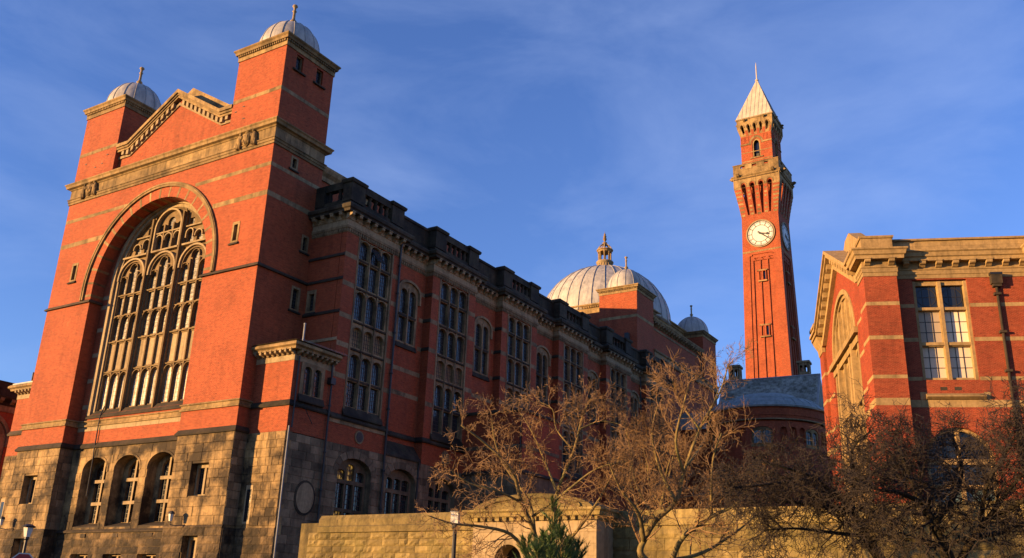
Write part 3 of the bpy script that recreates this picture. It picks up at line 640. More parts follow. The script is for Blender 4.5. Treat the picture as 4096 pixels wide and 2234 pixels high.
# ------------------------------------------------------------------ corner annexes beside the hall
def annex(mir):
    fx = (lambda x: x) if not mir else (lambda x: 2*CX-x)
    lab = 'small flat-roofed brick annex with two-light window at the hall corner' if not mir else 'narrow brick annex against the far left of the hall'
    th = thing('corner_annex', lab, 'building', (fx(1.9), 3, 0), group=None)
    FA = FR((0, 1.2), (1, 0), (0, -1)); x0, x1 = sorted((fx(.0), fx(3.9)))
    a0, a1 = (x0-.3, x1) if not mir else (x0, x1+.3)
    put('front_wall', MB().fbox(FA, a0, a1, -.6, 0, 13.35, 19.3), BRICK, th)
    put('stone_core', MB().fbox(FA, a0, a1, -.6, -.03, 0, 13.35), ST_BASE, th)
    slit = rect(.55, 1.25, 6.9, 9.6) if not mir else rect(x0+.8, x0+1.5, 7, 9.6)
    r_ = random.Random(5+mir)
    courses(FA, th, ST_BASE, x0, x1, 6.75, 13.35, .62, .6, 1.4, -.05, .02, [slit], rnd=r_, vary=.03)
    rocks(FA, th, ST_ROCK, x0, x1, 2.6, 6.6, .58, .6, 1.2, -.05, .05, .06, (), r_)
    window(FA, th, slit, [rect(slit[0][0]+.12, slit[1][0]-.12, 7.05, 9.3)], -.02, .01+.0, ST_PALE, GLASS, None)
    Ls = [(x0-.1 if not mir else x0, 1.2), (x1 if not mir else x1+.1, 1.2)]
    pth = [(-.05, 1.2), (3.9, 1.2), (3.9, 5.5)] if not mir else [(fx(3.9), 5.5), (fx(3.9), 1.2), (fx(-.05), 1.2)]
    put('string_course', MB().sweep(pth, [(-.05,15.18),(.14,15.18),(.18,15.3),(.01,15.62),(-.05,15.62)]), ST_SOOT if not mir else DARK, th)
    put('stone_band', MB().sweep(pth, [(-.05,18.55),(.04,18.55),(.04,19.0),(-.05,19.0)]), ST_PALE, th)
    put('eaves', MB().sweep(pth, [(-.3,19.28),(.5,19.28),(.55,19.45),(.72,19.55),(.72,19.7),(.6,19.82),(-.3,19.9)]), ST, th)
    mm = modillion_mesh(.2, .5, .36, ST_PALE)
    row('eaves_modillion', mm, th, FA, (0, -1), x0+.25, x1-.05, .5, 0, 19.28)
    if not mir:
        SW = FW(3.9); wr = [arch(2.3, 3.1, 16.25, 18.0, .35), arch(3.35, 4.15, 16.25, 18.0, .35)]
        put('side_wall', plate(SW, rect(1.8, 5.35, 13.35, 19.3), [rect(2.0, 4.45, 15.95, 18.6)], 0, -.6), BRICK, th)
        w = window(SW, th, rect(1.98, 4.47, 15.93, 18.62), wr, .06, .35, ST_W, GLASS_W, (.27, .4), name='two_light_window')
        put('sill', MB().prism(SW, [(0,15.63),(.22,15.63),(.24,15.72),(.06,16.2),(0,16.2)], 1.9, 4.6), DARK, w)
        row('eaves_modillion', mm, th, SW, (1, 0), 1.45, 5.2, .55, 0, 19.28)
        # continue the annex roof to the wing end
        put('roof', MB().add([(-.1,.5,19.9),(4.6,.5,19.9),(4.6,6.0,19.9),(-.1,6.0,19.9),(0,3.5,20.35),(3.2,3.5,20.35)], [(0,1,5,4),(1,2,5),(2,3,4,5),(3,0,4),(3,2,1,0)]), LEAD_D, th)
        sp = MB(); u = .9
        while u < 6.0: sp.tube([(4.6,u,19.9),(4.62,u+.05,20.02)], .012, 3); u += .1
        put('roof_spikes', sp, PIPE_G, th, kind='stuff')
        put('flue', MB().tube([(3.55,2.2,20.1),(3.55,2.2,21.6)], .07, 8).tube([(3.55,2.2,21.55),(3.55,2.2,21.66)], .09, 8), PIPE_G, th)
        put('down_pipe', MB().tube([(4.05,1.55,18.9),(4.05,1.55,13.6)], .06, 8), IRON, th)
        put('down_pipe', MB().tube([(4.03,1.3,13.7),(4.03,1.3,2)], .055, 8), PIPE_G, th)
        dp = put('down_pipe', MB().tube([(4.1,5.05,19.0),(4.1,5.05,18.4),(4.08,5.15,17.4),(4.08,5.15,2)], .075, 8), IRON, th)
        put('hopper', MB().box(3.92,4.34,4.82,5.32,17.5,18.0), IRON, dp)
        for z in (15.9, 12.4, 9.6): put('collar', MB().lathe([(.1,-.08),(.12,0),(.1,.08)], (4.08,5.15,z), 8), IRON, dp)
        put('pipe_bracket', MB().tube([(4.03,1.5,15.0),(4.6,1.9,15.3),(4.03,3.6,14.2)], .03, 5), IRON, th)
    else:
        put('roof', MB().box(x0-.4, x1+.3, .7, 6, 19.85, 19.98), LEAD_D, th)
        put('flue', MB().tube([(-29.85,1.5,19.9),(-29.85,1.5,21.1)], .07, 8), IRON, th)
        put('side_wall', MB().box(x0+.004, x0+.6, 1.8, 30, 0, 19.3), BRICK, th)
annex(False); annex(True)

# ------------------------------------------------------------------ the long side wing
wing = thing('side_wing', 'long shaded brick wing with tall leaded windows and black balustraded parapet', 'building', (2, 38, 0))
X1, X0 = 3.9, 3.1; SWF, SRF = FW(X1), FW(X0); PITCH = 11.73; NB = 6; WEND = 73.5
bays = [5.4+PITCH*k for k in range(NB)]
put('core', MB().box(-.3, 2.3, 5.9, WEND, 0, 33.6), BRICK, wing)
FE = FR((0, 5.4), (1, 0), (0, -1))
ewin = (.35, 1.05, 23.9, 25.5)
put('end_wall', plate(FE, rect(.004, 3.3, 13.3, 31.0), [rect(*ewin)], 0, -.6), BRICK, wing)
w = window(FE, wing, rect(.2, 1.2, 23.75, 25.7), [rect(.4, 1.0, 23.95, 25.4)], .03, .4, ST_W, GLASS_W, (.25, .3)); put('sill', MB().prism(FE, [(0,23.5),(.18,23.5),(.18,23.6),(.03,23.8),(0,23.8)], .1, 1.3), DARK, w)
for z in (28.25, 26.2, 23.45, 21.15):
    put('string_course', MB().sweep([(.01,5.4),(3.9,5.4)], strprof(z, z+.28, .12)), DARK if z > 23 else ST_W, wing)
def bay_window(s, a, b, k):
    m = (b-a); lw = (m-.34*2-.22*2)/3; ls = []; kind = {}
    for j in range(3):
        u = a+.34+j*(lw+.22)
        for pl, t in ((arch(u,u+lw,28.6,29.75,.42),'g'), (rect(u,u+lw,26.2,28.3),'g'), (arch(u,u+lw,23.4,25.35,.42),'g'), (arch(u,u+lw,21.15,22.35,.42),'p'), (arch(u,u+lw,18.65,20.1,.42),'g'), (rect(u,u+lw,16.35,18.35),'g')):
            ls.append(pl); kind[id(pl)] = t
    w = window(SWF, wing, rect(a-.04, b+.04, 15.55, 30.32), ls, -.12, .34, ST_W, GLASS_W, (.24, .36), name='tall_window', glassf=lambda lp: ST_W if kind[id(lp)] == 'p' else GLASS_W)
    for j in (1, 2):
        u = a+.34+j*(lw+.22)-.11; put('mullion', MB().poly(SWF, [(u-.06,16.2),(u+.06,16.2),(u+.06,30.2),(u-.06,30.2)], -.13, -.02), ST_W, w)
    for z in (28.45, 25.98, 23.2, 20.92, 18.5):
        put('transom', MB().prism(SWF, [(-.14,z-.1),(.0 if z in (23.2,20.92,25.98) else -.06,z-.08),(.03 if z in (23.2,20.92,25.98) else -.04,z+.04),(-.14,z+.12)], a+.2, b-.2), DARK, w)
    for j in range(3):
        u = a+.34+j*(lw+.22)
        for zs in (29.75, 25.35, 22.35, 20.1): put('light_head', archband(SWF, u-.01, u+lw+.01, zs-.2, zs, .44, .08, -.13, -.04, 8), ST_W, w)
    for u0, u1 in ((a-.02, a+.16), (b-.16, b+.02)): put('jamb', MB().fbox(SWF, u0, u1, -.14, .03, 15.6, 30.3), ST_W, w)
    put('sill', MB().prism(SWF, [(-.2,15.5),(.2,15.5),(.2,15.62),(-.08,16.3),(-.2,16.3)], a-.1, b+.1), ST_SOOT, w)
    return w
rw = random.Random(11)
vm = bpy.data.meshes
mod_w = modillion_mesh(.34, .6, .5, ST_PALE)
baluster = MB().lathe([(.22,0),(.22,.14),(.14,.2),(.2,.5),(.13,.85),(.19,.95),(.22,1.0),(.22,1.1)], (0,0,0), 10).mesh('baluster', ST_SOOT, True)
path = [(-.0, 5.4)]
for k, s in enumerate(bays):
    e = s+6.8 if k == 0 else s+6.95
    path += [(X1, s), (X1, e), (X0, e)]
    if k < NB-1: path.append((X0, bays[k+1]))
path[-1] = (X0, WEND) if path[-1][1] < WEND else path[-1]
for k, s in enumerate(bays):
    e = s+6.8 if k == 0 else s+6.95; far = k >= 4
    a, b = (s+1.46, s+6.0) if k == 0 else (s+1.1, s+5.8)
    arw = arch(6.95, 10.85, 5, 11.3, 1.15, 14) if k == 0 else (arch(18.5, 22.3, 5, 11.3, 1.15, 14) if k == 1 else None)
    put('bay_wall', plate(SWF, rect(s+.004, e, 13.3 if k < 2 else 0, 30.9), [rect(a, b, 15.6, 30.28)], 0, -.55), BRICK, wing)
    for u, sgn in ((s, -1), (e, 1)):
        if k or sgn > 0: put('bay_return', MB().box(X0-.3, X1-.55, min(u, u-sgn*.5), max(u, u-sgn*.5), 13.3 if k < 2 else 0, 30.9), BRICK, wing)
    bay_window(s, a, b, k)
    if arw:
        ls = []; c = (arw[0][0]+arw[1][0])/2
        for u0, u1 in ((c-1.6, c-.62), (c-.42, c+.42), (c+.62, c+1.6)):
            top = 11.6 if abs((u0+u1)/2-c) > .5 else 12.1
            ls += [rect(u0, u1, 6, 8.4), rect(u0, u1, 8.65, 10.5), arch(u0, u1, 10.8, top-.25, .2, 6)]
        n = [0]
        def gf(lp):
            n[0] += 1; return LIT if (k == 0 and n[0] in (1, 3, 6)) else GLASS
        w = window(SWF, wing, arch(arw[0][0], arw[1][0], 4.9, 11.3, 1.12, 14), ls, -.45, .3, ST_WB, GLASS, (.28, .4), name='arched_window', glassf=gf)
    for z in (28.42, 26.0, 23.35, 21.0, 18.5):
        for u0, u1 in ((s+.01, a-.06), (b+.06, e-.01)): put('stone_band', MB().fbox(SWF, u0, u1, -.02, .012, z-.2, z+.2), ST_W, wing)
    # parapet: piers, balusters, coping over the bay
    z0 = 33.2
    for u0, u1 in ((s, s+1.5), (e-1.5, e)):
        put('parapet_pier', MB().box(X1-.85, X1+.1, u0-.08, u1+.08, z0-.1, 34.72), ST_SOOT, wing)
        put('pier_coping', MB().sweep([(X1-.85,u1+.08),(X1-.85,u0-.08),(X1+.1,u0-.08),(X1+.1,u1+.08)], [(-.3,34.72),(.1,34.74),(.16,34.9),(.16,35.02),(0,35.15),(-.3,35.15)], True), ST_SOOT, wing)
    nbal = 5
    for j in range(nbal): place('baluster', baluster, wing, X1-.32, s+1.5+(e-s-3.0)*(j+.5)/nbal, 33.28, 0, (1, 1.15, 1.0))
    put('balustrade_rail', MB().box(X1-.62, X1-.02, s+1.42, e-1.42, 34.32, 34.98), ST_SOOT, wing)
    put('balustrade_plinth', MB().box(X1-.62, X1-.02, s+1.42, e-1.42, 33.0, 33.3), ST_SOOT, wing)
    row('modillion', mod_w, wing, SWF, (1, 0), s-.1 if k == 0 else s+.2, e-.2, .98, 0, 31.86)
    # recessed bay after it
    if k < NB-1:
        n0, n1 = e, bays[k+1]; c = (n0+n1)/2+.1; hw = 1.4
        put('recess_wall', plate(SRF, rect(n0-.4, n1+.4, 13.3 if k < 1 else 0, 30.9), [arch(c-hw+.1, c+hw-.1, 23.2, 28.0, .8)], 0, -.5), BRICK, wing)
        lw = (2*hw-.3*2-.24)/2; ls = []
        for u in (c-hw+.3, c+.12): ls += [arch(u, u+lw, 25.95, 27.75, .5), rect(u, u+lw, 23.45, 25.65)]
        w = window(SRF, wing, arch(c-hw, c+hw, 23.1, 28.05, .85), ls, .02, .36, ST_W, GLASS_W, (.25, .36), name='two_light_window')
        put('hood_mould', archband(SRF, c-hw, c+hw, 27.2, 28.05, .85, .22, -.02, .2, 12), ST_W, w)
        put('mullion', MB().fbox(SRF, c-.08, c+.08, 0, .1, 23.3, 28.4), ST_W, w); put('transom', MB().fbox(SRF, c-hw+.2, c+hw-.2, 0, .07, 25.7, 25.9), DARK, w)
        put('sill', MB().prism(SRF, [(0,22.85),(.16,22.85),(.16,22.95),(.02,23.3),(0,23.3)], c-hw-.1, c+hw+.1), ST_SOOT, w)
        for z in (28.42, 26.0, 23.35, 18.9, 21.0):
            for u0, u1 in ((n0+.01, c-hw-.3), (c+hw+.3, n1-.01)) if z > 22.9 else (((n0+.01, n1-.01),)): put('stone_band', MB().fbox(SRF, u0, u1, -.02, .012, z-.19, z+.19), ST_W, wing)
            if z > 22.9: put('band_offset', MB().prism(FR((0, n1), (1, 0), (0, -1)), strprof(z-.12, z+.22, .1), X0, X1+.02), ST_SOOT, wing)
        put('solid_parapet', MB().box(X0-.55, X0+.02, n0+.08, n1-.08, 33.0, 34.66), ST_SOOT, wing)
        put('parapet_coping', MB().box(X0-.62, X0+.12, n0+.08, n1-.08, 34.66, 34.9), ST_SOOT, wing)
        row('modillion', mod_w, wing, SRF, (1, 0), n0+.6, n1-.75, .95, 0, 31.86)
row('modillion', mod_w, wing, FE, (0, -1), .5, 3.5, .95, 0, 31.86)
put('parapet_pier', MB().box(.0, 1.0, 5.3, 5.95, 33.05, 34.9), ST_SOOT, wing)
put('balustrade_rail', MB().box(.9, 3.2, 5.42, 5.95, 34.32, 34.98), ST_SOOT, wing); put('balustrade_plinth', MB().box(.9, 3.2, 5.42, 5.95, 33.0, 33.3), ST_SOOT, wing)
for j in range(2): place('baluster', baluster, wing, 1.35+j*1.1, 5.68, 33.28)
put('roof_slab', MB().box(-.2, 2.9, 6.0, WEND, 33.55, 33.7), SLATE, wing)
put('clean_frieze', MB().sweep(path, [(-.4,30.85),(.1,30.85),(.12,31.0),(.05,31.02),(.05,31.36),(.12,31.42),(.12,31.86),(-.4,31.86)]), ST_PALE, wing)
put('bed_mould', MB().sweep(path, [(-.3,30.3),(.03,30.3),(.05,30.62),(.12,30.66),(.14,30.845),(-.3,30.845)]), ST_W, wing)
dm = MB()
for i in range(len(path)-1):
    (xa, ya), (xb, yb) = path[i], path[i+1]; d = hypot(xb-xa, yb-ya)
    if d < 1.5: continue
    ux, uy = (xb-xa)/d, (yb-ya)/d; fr = FR((xa, ya), (ux, uy), (uy, -ux)); u = .12
    while u < d-.2: dm.fbox(fr, u, u+.14, .03, .11, 30.36, 30.62); u += .27
put('dentil_course', dm, ST_W, wing, kind='stuff')
put('cornice', MB().sweep(path, [(-.4,31.86),(.62,31.86),(.66,32.06),(.78,32.14),(.82,32.4),(.74,32.5),(.35,32.72),(-.4,32.8)]), ST_SOOT, wing)
put('parapet_base', MB().sweep(path, [(-.6,32.7),(.12,32.7),(.12,32.98),(.05,33.04),(-.6,33.04)]), ST_SOOT, wing)
# stone ground storey
GP = [(3.9, 5.4), (3.9, 23.3)]
holes = [arch(6.95,10.85,2,11.3,1.15,14), arch(12.75,16.6,2,11.3,1.15,14), arch(18.5,22.3,2,11.3,1.15,14)]
put('ground_wall', plate(SWF, rect(1.85, 23.3, 0, 13.3), holes, -.03, -.9), ST_WB, wing)
courses(SWF, wing, ST_WB, 1.2, 23.2, 5.0, 13.3, .6, .8, 1.7, -.04, .0, holes, rnd=rw)
for hpoly in holes:
    c = (hpoly[0][0]+hpoly[1][0])/2; n_ = 9
    for i in range(n_):
        a0, a1 = pi*i/n_+.012, pi*(i+1)/n_-.012
        pts = [(c+1.95*cos(a0), 11.3+1.17*sin(a0)), (c+2.5*cos(a0), 11.3+1.75*sin(a0)), (c+2.5*cos(a1), 11.3+1.75*sin(a1)), (c+1.95*cos(a1), 11.3+1.17*sin(a1))]
        put('voussoir', MB().poly(SWF, pts, -.04, .03+.006*(i % 2)), ST_WB, wing)
ls = []; c = 14.67
for u0, u1 in ((c-1.6, c-.62), (c-.42, c+.42), (c+.62, c+1.6)): ls += [rect(u0, u1, 6, 8.4), rect(u0, u1, 8.65, 10.5), arch(u0, u1, 10.8, 11.5, .2, 6)]
window(SWF, wing, arch(12.75, 16.6, 4.9, 11.3, 1.12, 14), ls, -.45, .3, ST_WB, GLASS, (.28, .4), name='arched_window')
put('lean_to_roof', MB().prism(SWF, [(-.85,13.3),(.1,13.3),(.1,13.42),(-.8,14.7),(-.85,14.7)], 12.3, 17.0), ST_SOOT, wing)
put('low_string', MB().sweep([(3.9,5.45),(3.9,12.25),(3.1,12.25),(3.1,17.08),(3.9,17.08),(3.9,23.3)], [(-.05,15.1),(.16,15.1),(.2,15.22),(.01,15.55),(-.05,15.55)]), ST_SOOT, wing)
put('string_fillet', MB().sweep([(3.9,5.45),(3.9,12.25)], [(-.05,14.8),(.05,14.8),(.05,15.095),(-.05,15.095)]), ST_W, wing)
# ventilators, medallions, pipes
def ovalplate(fr, u, z, a, b, n0, n1): return MB().poly(fr, [(u+a*cos(2*pi*i/24), z+b*sin(2*pi*i/24)) for i in range(24)], n0, n1)
v = put('round_vent', ovalplate(SWF, 9.0, 14.15, .52, .52, -.05, .06), ST_W, wing); put('vent_louvre', ovalplate(SWF, 9.0, 14.15, .4, .4, .06, .075), IRON, v)
for i in range(6): put('slat', MB().fbox(SWF, 9-.36+abs(i-2.5)*.06, 9+.36-abs(i-2.5)*.06, .07, .11, 13.83+i*.12, 13.87+i*.12), LEADBAR, v)
v = put('carved_medallion', ovalplate(SWF, 20.5, 14.2, .55, .7, -.05, .07), ST_W, wing)
for i in range(6): put('carved_boss', MB().lathe([(.16,-.1),(.12,.02),(.02,.06)], (4.03, 20.2+.3*(i % 3), 13.85+.32*(i//3)), 8), ST_W, v)
v = put('blank_roundel', ovalplate(SWF, 3.72, 8.9, 1.05, 1.25, -.05, .05), ST_SOOT, wing); put('roundel_face', ovalplate(SWF, 3.72, 8.9, .88, 1.08, .05, .08), ST_PALE, v)
for (yy, xx, zt, zb) in ((12.1, 4.06, 31.6, 2), (16.75, 3.98, 13.3, 2)):
    dp = put('down_pipe', MB().tube([(xx+.1,yy,zt),(xx,yy,zt-.6),(xx,yy,zb)], .09, 8), PIPE_G if zt > 30 and 0 else IRON, wing)
    for z in (29.5, 27, 23.5, 20, 17, 12, 9): 
        if z < zt: put('collar', MB().lathe([(.12,-.1),(.15,0),(.12,.1)], (xx,yy,z), 8), IRON, dp)
dp = put('down_pipe', MB().tube([(3.25,63.7,31.4),(3.25,63.7,10)], .1, 6), IRON, wing)
# an open casement
put('open_casement', MB().add([(3.8,8.62,29.95),(3.8,9.55,29.95),(4.55,9.6,28.75),(4.55,8.66,28.75),(3.76,8.62,29.92),(3.76,9.55,29.92),(4.5,9.6,28.72),(4.5,8.66,28.72)], [(0,1,2,3),(7,6,5,4),(0,3,7,4),(1,0,4,5),(2,1,5,6),(3,2,6,7)]), GLASS_W, wing)

# plain block that projects from the wing
pb = thing('projecting_block', 'plain windowless dark red brick block projecting from the wing behind the trees', 'building', (7, 26.7, 0))
put('wall', MB().box(3.905, 10.13, 23.33, 29.9, 13.3, 18.55), BRICK, pb)
put('stone_wall', MB().box(3.905, 10.1, 23.36, 29.8, 0, 13.3), ST_WB, pb)
courses(FR((0, 23.33), (1, 0), (0, -1)), pb, ST_WB, 3.95, 10.13, 5, 13.1, .6, .8, 1.6, -.1, .0, (), rnd=rw)
PB = [(3.91,23.33),(10.13,23.33),(10.13,29.9)]
put('coping', MB().sweep(PB, [(-.4,18.5),(.12,18.5),(.16,18.66),(0,18.82),(-.4,18.82)]), ST_SOOT, pb)
put('stone_band', MB().sweep(PB, [(-.05,15.3),(.03,15.3),(.03,15.62),(-.05,15.62)]), ST_WB, pb)
put('string_course', MB().sweep(PB, strprof(13.12, 13.42, .14)), ST_SOOT, pb)
put('down_pipe', MB().tube([(10.0,23.2,18.2),(10.0,23.2,5)], .07, 6), IRON, pb)

# ------------------------------------------------------------------ domed block
db = thing('domed_block', 'brick block crowned by a great ribbed lead dome with open lantern', 'building', (CX, 86.5, 0))
put('core', MB().box(CX*2+.2, -.9, 70.5, 101.5, 0, 43.6), BRICK, db)
put('side_wall', MB().box(-1.6, -.5, 75.8, 95.95, 0, 43.7), BRICK, db)
put('side_lower', MB().box(-1.2, -.004, 75.8, 101.6, 0, 38.1), BRICK, db)
mod_d = modillion_mesh(.42, .6, .55, ST_W)
for i, (a, b, ya, yb) in enumerate(((-6, 0, 70, 75.8), (-6, 0, 95.95, 101.9), (2*CX, 2*CX+6, 70, 75.8))):
    t = put('turret', MB().box(a, b, ya, yb, 37.5 if i else 0, 46.3), BRICK, db)
    fy = FR((0, ya), (1, 0), (0, -1))
    put('stone_band', MB().sweep([(a,ya),(b,ya),(b,yb)], [(-.05,41.95),(.014,41.95),(.014,42.35),(-.05,42.35)]), ST, db)
    sq = [(a,yb),(a,ya),(b,ya),(b,yb)]
    put('turret_frieze', MB().sweep(sq, [(-.4,45.85),(.07,45.85),(.07,46.2),(-.4,46.2)], True), ST, db)
    dm = MB()
    for fr, l0, l1 in ((fy, a, b), (FW(b), ya, yb)):
        u = l0+.02
        while u < l1-.1: dm.fbox(fr, u, u+.14, .05, .2, 46.22, 46.4); u += .26
    put('dentil_course', dm, ST, db, kind='stuff')
    put('turret_cornice', MB().sweep(sq, [(-.4,46.2),(.1,46.2),(.1,46.4),(.28,46.43),(.3,46.6),(.42,46.7),(.42,46.8),(0,46.88),(-.4,46.88)], True), ST, db)
    put('turret_roof', MB().box(a+.03, b-.03, ya+.03, yb-.03, 46.6, 46.9), LEAD_D, db)
    dome(db, (a+b)/2, (ya+yb)/2, 46.88, 2.8, 3.5, 14, LEAD, LEAD_D, .06, name='small_dome')
put('side_cornice', MB().sweep([(-.5,75.8),(-.5,95.95)], [(-.1,42.95),(.55,42.95),(.62,43.1),(.75,43.3),(.75,43.4),(0,43.6),(-.1,43.6)]), ST_W, db)
put('side_frieze', MB().sweep([(-.5,75.8),(-.5,95.95)], [(-.1,41.9),(.06,41.9),(.06,42.2),(-.1,42.2)]), ST_W, db)
row('modillion', mod_d, db, FW(-.5), (1, 0), 76.4, 95.4, 1.0, 0, 42.95)
put('attic_coping', MB().box(-1.2, -.42, 75.8, 95.95, 43.61, 43.95), ST_W, db)
put('string_course', MB().sweep([(0,75.8),(0,101.9)], [(-.1,37.3),(.2,37.3),(.25,37.5),(.12,37.55),(.12,38.2),(.3,38.3),(.34,38.5),(0,38.65),(-.1,38.65)]), ST_W, db)
put('down_pipe', MB().tube([(-.3,95.6,43),(-.3,95.6,20)], .12, 6), IRON, db)
h = 10.27; DY = 86.7
pod = [(CX-h,DY+h),(CX-h,DY-h),(CX+h,DY-h),(CX+h,DY+h)]
put('podium', MB().box(CX-h, CX+h, DY-h, DY+h, 43.5, 47.3), BRICK, db)
put('podium_cornice', MB().sweep(pod, [(-.4,45.5),(.06,45.5),(.06,46.5),(.2,46.6),(.22,46.8),(.45,46.95),(.45,47.15),(0,47.3),(-.4,47.3)], True), ST, db)
dentils(FR((0, DY-h), (1, 0), (0, -1)), db, ST, CX-h, CX+h, .4, .2, .05, .3, 46.55, 46.8)
put('podium_roof', MB().box(CX-h+.2, CX+h-.2, DY-h+.2, DY+h-.2, 47.2, 47.36), LEAD_D, db)
gd = dome(db, CX, 86.96, 46.5, 10.85, 10.4, 32, LEAD, LEAD_D, .11, name='great_dome', finial=False, k=96, cyl=.3)
ln = put('lantern_base', MB().lathe([(1.75,-.25),(1.55,.2),(1.32,.75),(1.22,1.0),(1.42,1.15),(1.5,1.35),(1.42,1.5),(1.2,1.56)], (CX, 86.96, 56.75), 32), ST_PALE, db, smooth=True)
for i in range(20):
    a = 2*pi*i/20; put('flute', MB().tube([(CX+1.72*cos(a),86.96+1.72*sin(a),56.5),(CX+1.42*cos(a),86.96+1.42*sin(a),57.2),(CX+1.26*cos(a),86.96+1.26*sin(a),57.75)], .06, 4), ST, ln)
for i in range(8):
    a = 2*pi*(i+.5)/8; cx_, cy_ = CX+1.02*cos(a), 86.96+1.02*sin(a)
    put('lantern_column', MB().lathe([(.2,0),(.2,.15),(.13,.2),(.13,1.45),(.2,1.5),(.2,1.7)], (cx_, cy_, 58.28), 8), ST, ln)
    put('lantern_rib', MB().tube([(CX+(1.15*cos(t))*cos(a), 86.96+(1.15*cos(t))*sin(a), 60.45+1.0*sin(t)) for t in [pi/2*j/6 for j in range(7)]], .1, 5), ST_PALE, ln)
put('lantern_entablature', MB().lathe([(.85,0),(1.2,0),(1.24,.2),(1.42,.32),(1.42,.45),(1.1,.52),(.85,.52)], (CX,86.96,59.95), 16), ST, ln)
put('lantern_finial', MB().lathe([(.2,-.2),(.28,0),(.3,.1),(.42,.28),(.42,.36),(.16,.45),(.12,.6),(.26,.8),(.33,1.05),(.22,1.35),(.3,1.5),(.16,1.7),(.2,1.9),(.07,2.1),(.02,2.45)], (CX,86.96,61.4), 12), ST, ln, smooth=True)
put('cctv_lamp', MB().tube([(-1.2,69.95,38.6),(-1.2,69.3,38.6)], .08, 6).box(-1.5,-.9,68.9,69.5,38.5,39.4), IRON, db)

